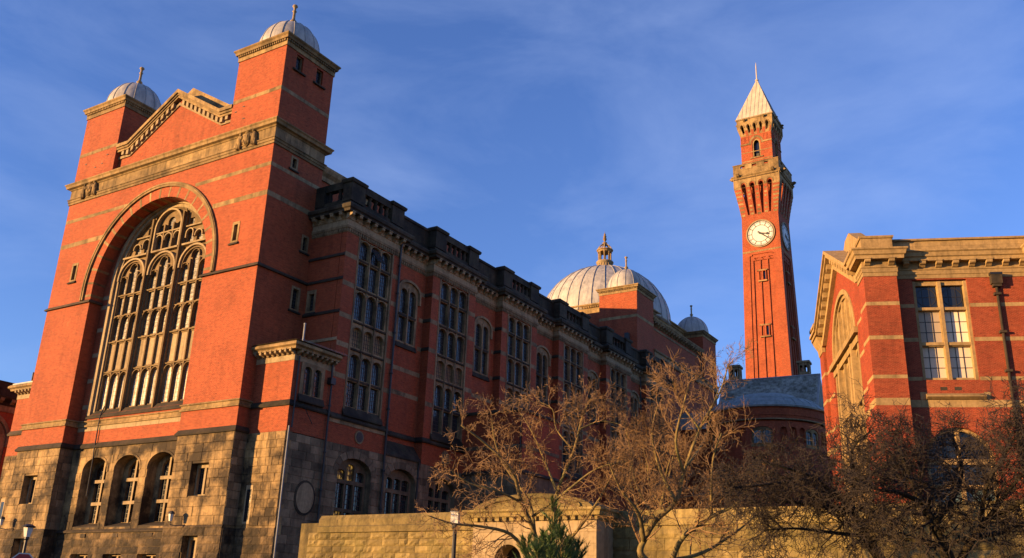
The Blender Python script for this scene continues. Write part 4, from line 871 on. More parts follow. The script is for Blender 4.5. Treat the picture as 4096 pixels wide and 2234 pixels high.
# ------------------------------------------------------------------ clock tower
tw = thing('clock_tower', 'tall red brick campanile with white clock faces and pointed metal roof', 'tower', (-.956, 139.06, -.32), local=True)
tw.scale = (1.2, 1.2, 1.2); TX, TY = 0.0, 0.0
tww = lambda z: 7.67-.0375*(z-40)
def TF(side, wf):
    def f(u, n, z):
        w = wf(z)-(.012 if side % 2 else 0); a = u*w/6.82; b = w/2+n
        x, y = ((a, -b), (b, a), (-a, b), (-b, -a))[side]; return (TX+x, TY+y, z)
    return f
def const(w): return lambda z: w
for side in range(4):
    fr = TF(side, tww); front = side in (0, 1)
    wins = [(-.6, .45, 57.35, 58.95), (-.62, .5, 47.3, 49.0)]
    if front:
        big = [(-2.15,30),(2.15,30),(2.15,62.0),(1.75,62.0),(1.75,62.25),(-1.75,62.25),(-1.75,62.0),(-2.15,62.0)]
        put('shaft_face', plate(fr, [(-3.41,0),(3.41,0),(3.41,69.6),(-3.41,69.6)], [big], 0, -.16), BRICK, tw)
        pan = [rect(-1.58,-.5,30.5,61.6), rect(-.3,.78,30.5,61.6), rect(.98,1.98,30.5,61.6)] if side == 0 else [rect(-1.78,-.7,30.5,61.6), rect(-.5,.5,30.5,61.6), rect(.7,1.78,30.5,61.6)]
        put('shaft_panel', plate(fr, rect(-2.3,2.3,29.5,62.4), pan, -.161, -.36), BRICK, tw)
        put('shaft_back', MB().fbox(fr, -2.3, 2.3, -.6, -.361, 29.5, 62.4), BRICK, tw)
        for p in pan:
            c = (p[0][0]+p[1][0])/2; st = MB()
            for q in range(3): st.fbox(fr, c-.54, c-.54+.17*(3-q), -.37, -.165, 61.1+.17*q, 61.27+.17*q); st.fbox(fr, c+.54-.17*(3-q), c+.54, -.37, -.165, 61.1+.17*q, 61.27+.17*q)
            put('corbel_step', st, BRICK, tw)
        put('stone_band', MB().fbox(fr, -3.41, 3.41, -.02, .02, 62.65, 62.95), ST, tw)
        for (a, b, z0, z1) in wins:
            w = put('slit_window', plate(fr, rect(a-.12, b+.12, z0-.15, z1+.15), [rect(a,a+.42,z0,z1), rect(b-.42,b,z0,z1)], .03, -.4), BRICK, tw)
            for p0, p1 in ((a, a+.42), (b-.42, b)): put('pane', MB().fbox(fr, p0, p1, -.36, -.3, z0, z1), GLASS, w)
            put('lintel', MB().fbox(fr, a-.35, b+.35, -.3, .06, z1+.08, z1+.3), ST, w); put('sill', MB().fbox(fr, a-.25, b+.25, -.3, .08, z0-.3, z0-.1), ST, w)
        # clock
        cz = 66.0; ck = put('clock_face', MB().poly(fr, [(2.42*cos(2*pi*i/48), cz+2.42*sin(2*pi*i/48)) for i in range(48)], -.05, .1), WHITE, tw)
        def ring(r0, r1, n0, n1): return archband(fr, -r0, r0, cz, cz, r0, r1-r0, n0, n1, 32, False).add([], []) 
        def fullring(r0, r1, n0, n1):
            mb = MB(); k = 48; vs = []
            for rr, nn in ((r0, n1), (r1, n1), (r1, n0), (r0, n0)): vs += [fr(rr*cos(2*pi*i/k), nn, cz+rr*sin(2*pi*i/k)) for i in range(k)]
            return mb.add(vs, [(q*k+i, q*k+(i+1)%k, ((q+1)%4)*k+(i+1)%k, ((q+1)%4)*k+i) for q in range(4) for i in range(k)])
        put('clock_rim', fullring(2.42, 2.62, -.05, .2), ST_PALE, ck); put('clock_ring', fullring(2.28, 2.38, .09, .13), IRON, ck); put('clock_ring', fullring(1.53, 1.62, .09, .125), IRON, ck); put('clock_ring', fullring(2.05, 2.08, .09, .12), IRON, ck)
        def bar(a, r0, r1, w0, w1, n0, n1):
            c, s = sin(a), cos(a); return MB().poly(fr, [(r0*c-w0*s, cz+r0*s+w0*c), (r1*c-w1*s, cz+r1*s+w1*c), (r1*c+w1*s, cz+r1*s-w1*c), (r0*c+w0*s, cz+r0*s-w0*c)], n0, n1)
        for i in range(12): put('hour_bar', bar(2*pi*i/12, 1.6, 2.32,   .06, .06, .09, .125), IRON, ck)
        mk = MB()
        for i in range(60): b_ = bar(2*pi*i/60, 2.07, 2.32, .022, .022, .09, .118); mk.add(b_.v, b_.f)
        put('minute_marks', mk, IRON, ck, kind='stuff')
        ha, ma = 2*pi*(3.36/12), 2*pi*(21.5/60)
        hh = bar(ha, -.3, 1.25, .13, .1, .13, .18); b_ = bar(ha, 1.2, 1.75, .26, .0, .13, .18); hh.add(b_.v, b_.f); b_ = bar(ha, 1.0, 1.2, .05, .26, .13, .18); hh.add(b_.v, b_.f); put('hour_hand', hh, IRON, ck)
        put('minute_hand', bar(ma, -.6, 2.25, .13, .06, .19, .23), IRON, ck); put('hub', MB().poly(fr, [(.17*cos(2*pi*i/12), cz+.17*sin(2*pi*i/12)) for i in range(12)], .1, .26), IRON, ck)
    else: put('shaft_face', MB().fbox(fr, -3.41, 3.41, -.3, 0, 0, 69.6), BRICK, tw)
    # flared machicolation with tall arched slots
    if front:
        wf2 = lambda z: tww(69.4)+(8.35-tww(69.4))*max(0, min(1, (z-69.4)/5.8))**1.15
        f2 = TF(side, wf2); sl = []
        for j in range(4):
            c = -1.95+j*1.3; sl.append([(c-.16,69.9),(c+.16,69.9),(c+.33,75.2),(c+.27,75.6),(c,75.8),(c-.27,75.6),(c-.33,75.2)])
        put('corbel_face', plate(f2, [(-3.41,69.4),(3.41,69.4),(3.41,71.3),(3.41,73.2),(3.41,75.2),(3.41,77.2),(-3.41,77.2),(-3.41,75.2),(-3.41,73.2),(-3.41,71.3)], sl, 0, -.5), BRICK, tw)
        # stone strips on the ribs
        for j in range(5):
            c = -2.6+j*1.3
            for q in range(8 if j in (0, 4) else 7):
                z = 69.75+q*.72+(.12 if j % 2 else 0); wd = ((.35+.03*q) if j in (0, 4) else .3-.02*q)
                cc = c+(-.35 if j == 0 else .35 if j == 4 else 0)
                put('corbel_stone', MB().fbox(f2, max(cc-wd,-3.42), min(cc+wd,3.42), -.1, .03, z, z+.36), ST, tw)
        for j in range(4):
            c = -1.95+j*1.3; put('arch_hood', archband(f2, c-.4, c+.4, 75.2, 75.4, .55, .16, -.05, .1, 10), ST, tw)
        put('arcade_stone', plate(f2, [(-3.42,75.0),(3.42,75.0),(3.42,77.2),(-3.42,77.2)], [arch(-1.95+j*1.3-.4, -1.95+j*1.3+.4, 75.02, 75.4, .55, 8) for j in range(4)], .04, -.3), ST, tw)
put('machicolation_core', MB().box(TX-2.75, TX+2.75, TY-2.75, TY+2.75, 60, 79), BRICK, tw)
sq = lambda h_: [(TX-h_,TY+h_),(TX-h_,TY-h_),(TX+h_,TY-h_),(TX+h_,TY+h_)]
put('parapet_string', MB().sweep(sq(4.17), [(-.5,76.9),(.12,76.9),(.16,77.1),(.3,77.25),(.3,77.4),(.05,77.5),(-.5,77.5)], True), ST, tw)
dm = MB()
for side in (0, 1):
    f3 = TF(side, const(8.35)); u = -3.3
    while u < 3.3: dm.fbox(f3, u, u+.1, .05, .2, 76.72, 76.92); u += .2
put('dentil_course', dm, ST, tw, kind='stuff')
for side in range(4):
    f3 = TF(side, const(8.3)); cr = [rect(-1.95-.33+j*1.75, -1.95+.33+j*1.75, 78.9, 79.35) for j in range(3)]
    put('parapet', plate(f3, rect(-3.41, 3.41, 77.4, 79.55), cr, 0, -.45), ST, tw)
    put('parapet_coping', MB().fbox(f3, -3.45, 3.45, -.5, .08, 79.55, 79.72), ST, tw)
    for c in (-1.05, .8): put('merlon_cap', MB().fbox(f3, c-.5, c+.5, -.02, .06, 78.6, 79.5), ST, tw)
    for u in (-2.6, 2.6): put('gargoyle', MB().prism(TF(side, const(8.3)), [(0,77.0),(.7,77.25),(1.0,77.5),(.75,77.7),(0,77.65)], u-.2, u+.2), ST, tw)
bw_ = 5.72
for side in range(4):
    f4 = TF(side, const(bw_)); k = 6.82/bw_
    op = arch(-.75*k, .75*k, 81.3, 84.0, 1.05, 12)
    put('belfry_wall', plate(f4, rect(-3.41, 3.41, 78.5, 86.6), [op], 0, -.7), BRICK, tw)
    put('belfry_hood', archband(f4, -.95*k, .95*k, 83.9, 84.0, 1.2, .4*k, -.02, .06, 12), ST, tw)
    fr2 = put('belfry_opening', plate(f4, arch(-.78*k, .78*k, 81.2, 84.0, 1.08, 12), [arch(-.52*k, .52*k, 81.35, 83.9, .85, 12)], -.1, -.3), ST, tw)
    put('louvre', MB().poly(f4, arch(-.6*k, .6*k, 81.3, 83.9, .9, 12), -.9, -.7), GLASS, fr2)
    put('bell_frame', MB().fbox(f4, -.3, .35, -.66, -.5, 81.3, 82.2).fbox(f4, -.5, .5, -.66, -.55, 82.4, 82.5), LEADBAR, fr2)
    put('sill', MB().fbox(f4, -1.2*k, 1.2*k, -.05, .14, 81.05, 81.28), ST, tw)
    for a, b in ((-3.43, -1.5), (1.5, 3.43)):
        put('belfry_string', MB().fbox(f4, a, b, -.05, .1, 84.0, 84.3), ST, tw)
        for q in range(2): put('sunk_panel', plate(f4, rect((a+b)/2-.85+q*.9, (a+b)/2-.05+q*.9, 84.5, 85.75), [rect((a+b)/2-.72+q*.9, (a+b)/2-.18+q*.9, 84.5+.12, 85.6)], .05, -.02), BRICK, tw)
    put('stone_band', MB().fbox(f4, -3.42, 3.42, -.02, .02, 80.6, 80.8), ST, tw)
    put('stone_band', MB().fbox(f4, -3.42, 3.42, -.02, .02, 82.4, 82.55), ST, tw)
    # corbelled eaves arcade
    wf5 = lambda z: bw_+(6.62-bw_)*max(0, min(1, (z-85.9)/1.6)); f5 = TF(side, wf5)
    ar = [[(c-.2,86.3),(c+.2,86.3),(c+.27,87.5),(c+.2,87.9),(c,88.05),(c-.2,87.9),(c-.27,87.5)] for c in (-2.4,-1.2,0,1.2,2.4)]
    put('eaves_arcade', plate(f5, [(-3.41,85.9),(3.41,85.9),(3.41,86.7),(3.41,87.5),(3.41,89.2),(-3.41,89.2),(-3.41,87.5),(-3.41,86.7)], ar, 0, -.5), ST, tw)
    for c in (-2.4,-1.2,0,1.2,2.4):
        put('arch_hood', archband(f5, c-.32, c+.32, 87.45, 87.6, .5, .12, -.05, .08, 8), ST, tw)
        put('corbel_brick', MB().fbox(f5, c+.33, c+.87, -.02, .03, 85.95, 86.9) if c < 2 else MB().fbox(f5, 3.0, 3.3, -.02, .03, 85.95, 86.9), BRICK, tw)
    for u in (-1.9, 1.9): put('gargoyle', MB().prism(TF(side, const(6.6)), [(0,88.6),(.5,88.8),(.7,89.0),(.5,89.15),(0,89.1)], u-.15, u+.15), ST, tw)
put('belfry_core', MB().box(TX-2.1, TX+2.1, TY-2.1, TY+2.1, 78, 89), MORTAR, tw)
put('eaves', MB().sweep(sq(3.31), [(-.6,89.1),(.12,89.1),(.2,89.25),(.2,89.36),(-.6,89.36)], True), ST_PALE, tw)
rf = put('spire', MB().add([(TX-3.42,TY-3.42,89.37),(TX+3.42,TY-3.42,89.37),(TX+3.42,TY+3.42,89.37),(TX-3.42,TY+3.42,89.37),(TX-.12,TY-.12,98.7),(TX+.12,TY-.12,98.7),(TX+.12,TY+.12,98.7),(TX-.12,TY+.12,98.7)], [(0,1,5,4),(1,2,6,5),(2,3,7,6),(3,0,4,7),(4,5,6,7),(3,2,1,0)]), SPIRE, tw)
for side in range(4):
    for j in range(-4, 5):
        u = j*.75; t = 1-abs(u)/3.42; zt = 89.37+9.33*max(.0, t*.985)
        def P(u_, t_): 
            a, b = u_, 3.42-3.3*t_+.01
            x, y = ((a,-b),(b,a),(-a,b),(-b,-a))[side]; return (TX+x, TY+y, 89.37+9.33*t_)
        if t > .05: put('seam', MB().tube([P(u, 0), P(u, min(.97, t))], .045, 4), LEAD_D, rf)
put('flagpole', MB().lathe([(.2,0),(.35,.12),(.35,.22),(.13,.35),(.11,3.2),(.05,3.9),(.02,4.1)], (TX,TY,98.6), 8), SPIRE, tw)

# ------------------------------------------------------------------ right-hand building
TB = radians(22.2)
rbld = thing('brick_building', 'sunlit red brick building with yellow stone bands and tall bay windows', 'building', (40.84, 18.17, 0), TB, local=True)
BF = lambda n0=0.0: FR((0, n0), (1, 0), (0, -1))           # front, u = x
BS = lambda u0=0.0: FR((u0, 0), (0, -1), (-1, 0))          # gable side, u = -y (so left to right as seen)
DEEP = 22.0; REC = .7; BAY = 8.35
put('core', MB().box(.8, 30, 1.6, DEEP-.5, 0, 25), BRICK_B, rbld)
rr = random.Random(21)
piers = [0, 11.2, 22.0]
def bands(fr, u0, u1, n, par, skip=None):
    for z0, z1 in ((22.46, 22.73), (20.02, 20.3), (17.3, 17.56), (15.48, 15.98)):
        segs = [(u0, u1)]
        if skip and skip[2] < (z0+z1)/2 < skip[3]: segs = [(u0, skip[0]), (skip[1], u1)]
        for a, b in segs:
            courses(fr, par, ST_B, a, b, z0, z1, z1-z0, .6, 1.2, n-.02, n+.012, (), 'band_stone', .006, .003, .002, rr)
for p in piers:
    x0 = p+.0; put('pier', MB().box(x0, x0+2.2, 0, 1.5 if p else 2.05, 7.0, 24.6), BRICK_B, rbld)
    bands(BF(0), x0, x0+2.2, 0, rbld)
    put('pier_base', MB().box(x0-.06, x0+2.26, -.06, 1.5, 0, 7.1), ST_B, rbld)
for k in range(2):
    a, b = piers[k]+2.2, piers[k+1]; c = piers[k]+5.12 if k == 0 else (a+b)/2; f = BF(REC)
    w0, w1 = c-1.78, c+1.78; aw = arch(c-2.15, c+2.15, 8.3, 11.95, 2.2, 20)
    put('bay_wall', plate(f, rect(a-.3, b+.3, 6.9, 24.6), [rect(w0, w1, 17.35, 24.5), aw], 0, -.9), BRICK_B, rbld)
    bands(f, a, b, 0, rbld, (w0-.02, w1+.02, 17.2, 24.4))
    m = c; ls = []; kinds = {}
    for u0, u1 in ((w0+.2, m-.14), (m+.14, w1-.2)):
        for z0, z1 in ((22.55, 24.15), (20.05, 22.3), (17.55, 19.75)): ls.append(rect(u0, u1, z0, z1))
    gl = lambda lp: GLASS if lp[0][1] > 22 else CURT
    w = window(f, rbld, rect(w0-.01, w1+.01, 17.3, 24.48), ls, -.28, .32, ST_B, CURT, (.52, .74), name='six_light_window', glassf=gl, barmat=IRON, bw=.022)
    put('mullion', MB().poly(f, rect(m-.11, m+.11, 17.35, 24.4), -.3, -.12), ST_B, w)
    for z in (22.42, 19.9): put('transom', MB().fbox(f, w0+.02, w1-.02, -.3, -.17, z-.1, z+.1), ST_B, w)
    for u0, u1 in ((w0, w0+.2), (w1-.2, w1)): put('jamb', MB().fbox(f, u0, u1, -.3, -.1, 17.35, 24.4), ST_B, w)
    for j, (u0, u1) in enumerate(((w0+.2, m-.14), (m+.14, w1-.2))):
        cu = (u0+u1)/2; k_ = 32; vs = []
        for rr_, nn in ((.62, -.48), (.66, -.48), (.66, -.54), (.62, -.54)): vs += [f(cu+rr_*cos(2*pi*i/k_), nn, 23.35+rr_*sin(2*pi*i/k_)) for i in range(k_)]
        put('round_came', MB().add(vs, [(q*k_+i, q*k_+(i+1)%k_, ((q+1)%4)*k_+(i+1)%k_, ((q+1)%4)*k_+i) for q in range(4) for i in range(k_)]), LEADBAR, w)
    put('apron_shelf', MB().prism(f, [(0,16.0),(.1,16.0),(.34,16.14),(.3,16.26),(.0,16.42)], w0+.05, w1+.2), ST_B, rbld)
    for u in (w0-.1, w1+.35): put('shelf_end', MB().fbox(f, u-.2, u+.2, 0, .03, 16.0, 16.5), ST_B, rbld)
    for u in (c-.55, c+.35): put('air_brick', MB().fbox(f, u-.22, u+.22, -.1, .012, 16.62, 16.86), DARK, rbld)
    # semicircular headed ground window
    ls = []
    for u0, u1 in ((c-1.9, c-.12), (c+.12, c+1.9)): ls += [rect(u0, u1, 8.5, 10.2), rect(u0, u1, 10.45, 11.75)]
    for s in (-1, 1):
        pts = [(c+s*.12, 12.1), (c+s*1.9, 12.1)]+[(c+s*1.95*cos(t), 12.05+1.9*sin(t)) for t in [.1+.02+i*(1.42-.1)/8 for i in range(9)]]+[(c+s*.12, 13.85)]
        ls.append(pts if s > 0 else pts[::-1])
    w = window(f, rbld, arch(c-2.14, c+2.14, 8.25, 11.95, 2.18, 20), ls, -.28, .3, ST_B, TEAL, (.6, .8), name='arched_window', barmat=IRON, glassf=lambda lp: TEAL if min(p[1] for p in lp) < 10 else GLASS)
    put('brick_arch', archband(f, c-2.15, c+2.15, 11.8, 11.95, 2.2, .55, -.02, .02, 20, False), BRICK_B, rbld)
    put('stone_plinth', MB().fbox(f, a-.1, b+.1, -.9, .05, 0, 7.0), ST_B, rbld)
    courses(f, rbld, ST_B, a, b, 4.2, 8.1, .62, .9, 1.7, .03, .07, (), rnd=rr)
    # cornice over the recessed bay
mod_b = modillion_mesh(.38, .5, .42, ST_B)
pathb = [(0, DEEP), (0, 0)]
for k, p in enumerate(piers):
    pathb += [(p+.0, 0), (p+2.2, 0), (p+2.2, REC)]
    if k < 2: pathb += [(piers[k+1], REC)]
pathb = [q for i, q in enumerate(pathb) if i == 0 or q != pathb[i-1]]
pb_front = [(0, 2.05)]+pathb[1:]
put('architrave', MB().sweep(pb_front, [(-.4,24.58),(.05,24.58),(.05,24.85),(.1,24.87),(.1,25.15),(.16,25.2),(-.4,25.2)]), ST_B, rbld)
put('frieze', MB().sweep(pb_front, [(-.4,25.2),(.04,25.2),(.04,25.75),(-.4,25.75)]), ST_B, rbld)
put('cornice', MB().sweep(pb_front, [(-.4,25.74),(.5,25.74),(.52,25.98),(.62,26.04),(.68,26.3),(.78,26.38),(.78,26.48),(.1,26.62),(-.4,26.62)]), ST_B, rbld)
for k, p in enumerate(piers):
    row('modillion', mod_b, rbld, BF(0), (0, -1), p+.3, p+1.9, 1.55, 0, 25.74)
    if k < 2: row('modillion', mod_b, rbld, BF(REC), (0, -1), p+3.0, piers[k+1]-.6, 1.12, 0, 25.74)
    put('parapet_block', MB().box(p+.05, p+2.15, .03, 1.6, 26.6, 27.45), ST_B, rbld); put('block_coping', MB().sweep([(p+.05,1.6),(p+.05,.03),(p+2.15,.03),(p+2.15,1.6)], [(-.5,27.45),(.08,27.45),(.12,27.55),(.12,27.62),(-.5,27.62)], True), ST_B, rbld)
courses(BF(REC), rbld, ST_B, 2.2, 22.0, 26.62, 27.42, .4, 1.2, 2.2, -.5, -.05, (), 'parapet_stone', .006, .003, .003, rr)
put('parapet_coping', MB().box(2.16, 22, REC-.1, REC+.6, 27.42, 27.56), ST_B, rbld)
put('parapet_back', MB().box(2.3, 22, REC+.1, REC+.5, 26.5, 27.41), ST_B, rbld)
dp = put('down_pipe', MB().tube([(8.75,REC-.15,24.2),(8.75,REC-.12,23.6),(8.7,REC-.12,2)], .1, 10), DARK, rbld)
put('hopper', MB().box(8.4,9.1,REC-.42,REC-.005,24.0,24.65).box(8.48,9.02,REC-.36,REC-.005,23.8,24.0), DARK, dp)
put('hopper_mouth', MB().box(8.36,9.14,REC-.46,REC-.003,24.65,24.8), IRON, dp)
for z in (23.3, 20.6, 17.9, 15.2): put('collar', MB().box(8.5,8.94,REC-.3,REC-.002,z-.08,z+.08), DARK, dp)
# gable side
fs = BS(0); GC = -11.0
gout = [(-DEEP+2.0,0),(-2.05,0),(-2.05,26.0),(GC,30.4),(-DEEP+2.0,26.0)]
gwin = [(-16.9,7.5),(-5.1,7.5),(-5.1,22.3)]+[(GC+5.2*cos(t), 22.3+4.5*sin(t)) for t in [pi*i/20 for i in range(21)]]+[(-16.9,22.3)]
gsh = BS(.25)
put('gable_wall', plate(gsh, gout, [gwin], 0, -.8), BRICK_B, rbld)
put('far_pier', MB().box(0, 2, DEEP-2.05, DEEP, 0, 24.6), BRICK_B, rbld)
bands(fs, -2.05, 0, 0, rbld); bands(fs, -DEEP, -DEEP+2.05, 0, rbld); bands(gsh, -5.0, -2.05, 0, rbld); bands(gsh, -DEEP+2.05, -17.0, 0, rbld)
bands(FR((0, DEEP-2.05), (1, 0), (0, -1)), 0, .25, 0, rbld)
gwf = put('gable_window', plate(gsh, [(p[0]*1, p[1]) for p in gwin], [arch(-15.9+j*2.05, -14.4+j*2.05, 8.5, 20.6, .6, 8) for j in range(5)]+[arch(GC+(j-1.5)*1.9-.7, GC+(j-1.5)*1.9+.7, 22.7, (25.0 if j in (1, 2) else 23.8), .6, 8) for j in range(4)], -.25, -.6), ST_B, rbld)
for j in range(5): put('pane', MB().poly(gsh, arch(-15.9+j*2.05, -14.4+j*2.05, 8.5, 20.6, .6, 8), -.55, -.5), GLASS, gwf)
for j in range(4): put('pane', MB().poly(gsh, arch(GC+(j-1.5)*1.9-.7, GC+(j-1.5)*1.9+.7, 22.7, (25.0 if j in (1, 2) else 23.8), .6, 8), -.55, -.5), GLASS, gwf)
put('arch_order', archband(gsh, GC-5.0, GC+5.0, 22.3, 22.4, 4.3, .4, -.3, .08, 24), ST_B, gwf); put('arch_order', archband(gsh, GC-4.7, GC+4.7, 22.3, 22.4, 4.0, .25, -.3, -.1, 24), ST_B, gwf)
put('transom', MB().fbox(gsh, -17.1, -4.9, -.4, .3, 22.0, 22.45), ST_B, gwf); put('transom', MB().fbox(gsh, -16.7, -5.3, -.3, .05, 21.4, 21.9), ST_B, gwf)
for j in range(6):
    u = -16.2+j*2.08; put('mullion', MB().fbox(gsh, u-.22, u+.22, -.4, .12 if j in (1, 4) else -.05, 8, 21.9), ST_B, gwf)
for j in range(5):
    u = GC+(j-2)*1.9; put('mullion', MB().fbox(gsh, u-.16, u+.16, -.4, -.05, 22.4, 26.3-.28*abs(j-2)**2.2), ST_B, gwf)
put('transom', MB().prism(gsh, [(-.3,17.1),(-.02,17.1),(.05,17.25),(-.25,17.4)], -16.6, -5.4), ST_B, gwf)
put('sill', MB().prism(gsh, [(-.3,7.6),(.2,7.6),(.2,7.9),(-.25,8.6)], -16.9, -5.1), ST_B, gwf)
def rakeB(z, t, n0, n1, name):
    ou = [(-DEEP-.2,26.6+z),(-DEEP+2.6,26.6+z),(GC,30.85+z),(-2.6,26.6+z),(.0,26.6+z)]
    iu = [(.0,26.6+z-t),(-2.6,26.6+z-t),(GC,30.85+z-t*1.1),(-DEEP+2.6,26.6+z-t),(-DEEP-.2,26.6+z-t)]
    return put(name, plate(fs, ou[::-1]+iu[::-1], [], n1, n0), ST_B, rbld)
rakeB(0, .26, -.9, .78, 'gable_cornice'); rakeB(-.26, .3, -.9, .62, 'gable_cornice'); rakeB(-1.02, .55, -.9, .1, 'gable_architrave')
for s in (-1, 1):
    for i in range(9):
        d = .9+i*.98; u = GC+s*d; zt = 30.85-.56-.506*d
        if d > 8.4: continue
        put('gable_modillion', MB().poly(fs, [(u-.2,zt+.506*s*.2),(u-.2,zt-.46+.506*s*.2),(u+.2,zt-.46-.506*s*.2),(u+.2,zt-.506*s*.2)], -.2, .48), ST_B, rbld)
put('far_pier_cap', MB().sweep([(1.5,DEEP),(0,DEEP),(0,DEEP-2.05),(.3,DEEP-2.05)][::-1] if 0 else [(2,DEEP),(0,DEEP),(0,DEEP-2.05)], [(-.2,24.58),(.06,24.58),(.14,25.2),(.4,25.75),(.6,26.3),(-.2,26.3)]), ST_B, rbld)
put('far_kneeler', MB().box(-.55, 1.2, DEEP-1.8, DEEP+.75, 26.3, 27.1).box(-.65, 1.3, DEEP-1.9, DEEP+.85, 27.1, 27.35), ST_B, rbld)
put('raised_block', plate(BS(1.2), [(-DEEP+3,26.5),(-3,26.5),(-3,28.0),(GC+.9,32.0),(GC-.9,32.0),(-DEEP+3,28.0)], [], 0, -1.0), ST_B, rbld)
put('roof', MB().add([(1.3,1.4,26.5),(1.3,11,30.6),(1.3,DEEP-1.4,26.5),(30,1.4,26.5),(30,11,30.6),(30,DEEP-1.4,26.5)], [(0,1,2),(5,4,3),(0,3,4,1),(1,4,5,2),(2,5,3,0)]), SLATE, rbld)

# ------------------------------------------------------------------ apse building in the middle distance
def atd(px, py, d): return CAM+(FWD+RT*((px-2048)/3743.99)-UP*((py-1117)/3743.99))*d
ac = atd(3063, 1640, 119); ax, ay = ac.x, ac.y; AR2 = 7.15
ap = thing('apse_building', 'round-ended brick building with grey slate and lead roofs below the tower', 'building', (ax, ay, 0))
view = atan2(CAM.y-ay, CAM.x-ax)
def AF(u, n, z): a = view+u/AR2; return (ax+(AR2+n)*cos(a), ay+(AR2+n)*sin(a), z)
ZE = 26.05
ls = []; arcw = [(-.6, 1.7), (5.9, 1.6), (-7.4, 1.6)]
wins = [arch(c-h_*.72, c+h_*.72, ZE-4.6, ZE-3.0, .55, 10) for c, h_ in arcw]
nich = [arch(c-.42, c+.42, ZE-4.3, ZE-2.9, .42, 8) for c in (1.95, 3.15, 4.35, 8.0, 9.1, -2.9, -4.1, -5.3)]
put('wall', plate(AF, rect(-14, 14, 0, ZE-1.5), wins+nich, 0, -.35, grid=1.1), BRICK, ap)
put('inner_wall', MB().lathe([(AR2-.36, 0), (AR2-.36, ZE-1.0)], (ax, ay, 0), 48), BRICK, ap)
for (c, h_), wp in zip(arcw, wins):
    h2 = h_*.72; w = window(AF, ap, [(p[0], p[1]) for p in arch(c-h2+.02, c+h2-.02, ZE-4.58, ZE-3.0, .52, 10)], [arch(c-h2+.18, c-.1, ZE-4.4, ZE-3.1, .25, 6), arch(c+.1, c+h2-.18, ZE-4.4, ZE-3.1, .25, 6)], -.08, .2, ST, GLASS_W, (.35, .4), name='two_light_window')
    put('sill', MB().fbox(AF, c-h2-.1, c+h2+.1, 0, .1, ZE-4.85, ZE-4.6), ST, w)
put('brick_cornice', MB().lathe([(AR2-.3,ZE-1.5),(AR2+.08,ZE-1.5),(AR2+.12,ZE-1.15),(AR2+.2,ZE-1.1),(AR2+.26,ZE-.3),(AR2+.4,ZE-.15),(AR2-.3,ZE-.1)], (ax, ay, 0), 64), BRICK, ap)
put('stone_string', MB().lathe([(AR2-.1,ZE-1.62),(AR2+.16,ZE-1.62),(AR2+.18,ZE-1.48),(AR2-.1,ZE-1.44)], (ax, ay, 0), 64), ST_W, ap)
put('lead_eaves', MB().lathe([(AR2-.3,ZE-.12),(AR2+.5,ZE-.1),(AR2+.55,ZE+.1),(AR2+.3,ZE+.22),(AR2-.15,ZE+.75),(AR2-.3,ZE+.8)], (ax, ay, 0), 64), COPPER, ap, smooth=False)
put('lead_roof', MB().lathe([(AR2-.1,ZE+.7),(AR2-.9,ZE+1.25),(AR2-.95,ZE+1.38),(AR2-2.4,ZE+1.62),(AR2-3.4,ZE+2.35),(.3,ZE+2.9)], (ax, ay, 0), 64), COPPER, ap)
for i in range(40):
    a = 2*pi*i/40; put('roll', MB().tube([(ax+r_*cos(a), ay+r_*sin(a), z_) for r_, z_ in ((AR2+.3,ZE+.24),(AR2-.15,ZE+.77),(AR2-.9,ZE+1.28))], .04, 4), COPPER, ap)
# slate roof behind, facing the court
TA = radians(5); ro = atd(3060, 1515, 122.4); ro.z = 32.5
sr = thing('slate_roofed_range', 'steep grey slate roof of the range behind the apse', 'building', (ro.x, ro.y, 0), TA, local=True)
RW = 6.35; zr = ro.z; put('wall', MB().box(-RW+.1, RW-.1, 3.2, 9, 0, zr-4.4), BRICK, sr)
put('roof', MB().add([(-RW,0,zr-4.7),(RW,0,zr-4.7),(RW,3.6,zr),(-RW,3.6,zr),(-RW,9.5,zr-4.7),(RW,9.5,zr-4.7)], [(0,1,2,3),(3,2,5,4),(0,3,4),(1,5,2),(4,5,1,0)]), SLATE, sr)
sc, ss = cos(atan2(4.7,3.6)), sin(atan2(4.7,3.6)); slt = MB(); slopeL = hypot(3.6, 4.7)
slm = MB().add([(-.2,0,0),(.2,0,0),(.2,.33*sc,.33*ss),(-.2,.33*sc,.33*ss),(-.2,-.02*ss,.02*sc),(.2,-.02*ss,.02*sc),(.2,.33*sc-.004*ss,.33*ss+.004*sc),(-.2,.33*sc-.004*ss,.33*ss+.004*sc)], [(4,5,6,7),(0,1,5,4),(3,0,4,7),(1,2,6,5)])
sm = slm.mesh('slate', SLATE)
for r_ in range(17):
    for j in range(30):
        x = -RW+.22+j*.425+(.2 if r_ % 2 else 0)
        if x > RW-.2: continue
        t = r_*.34+.03
        if r_*30+j < 1000 and r_ >= 7: place('slate', sm, sr, x, t*sc, zr-4.7+t*ss)
        else: slt.add([(x+p[0], t*sc+p[1], zr-4.7+t*ss+p[2]) for p in slm.v], slm.f)
put('hidden_slates', slt, SLATE, sr, kind='stuff')
put('ridge', MB().tube([(-RW-.05,3.6,zr+.02),(RW+.05,3.6,zr+.02)], .13, 8), LEAD_D, sr)
for s in (-1, 1): put('verge', MB().add([(s*RW-.12,0,zr-4.6),(s*RW+.12,0,zr-4.6),(s*RW+.12,3.6,zr+.1),(s*RW-.12,3.6,zr+.1),(s*RW-.12,0,zr-4.9),(s*RW+.12,0,zr-4.9),(s*RW+.12,3.6,zr-.2),(s*RW-.12,3.6,zr-.2)], [(0,1,2,3),(4,7,6,5),(0,4,5,1),(1,5,6,2),(2,6,7,3),(3,7,4,0)]), LEAD_D, sr)
lo = atd(3330, 1640, 124)
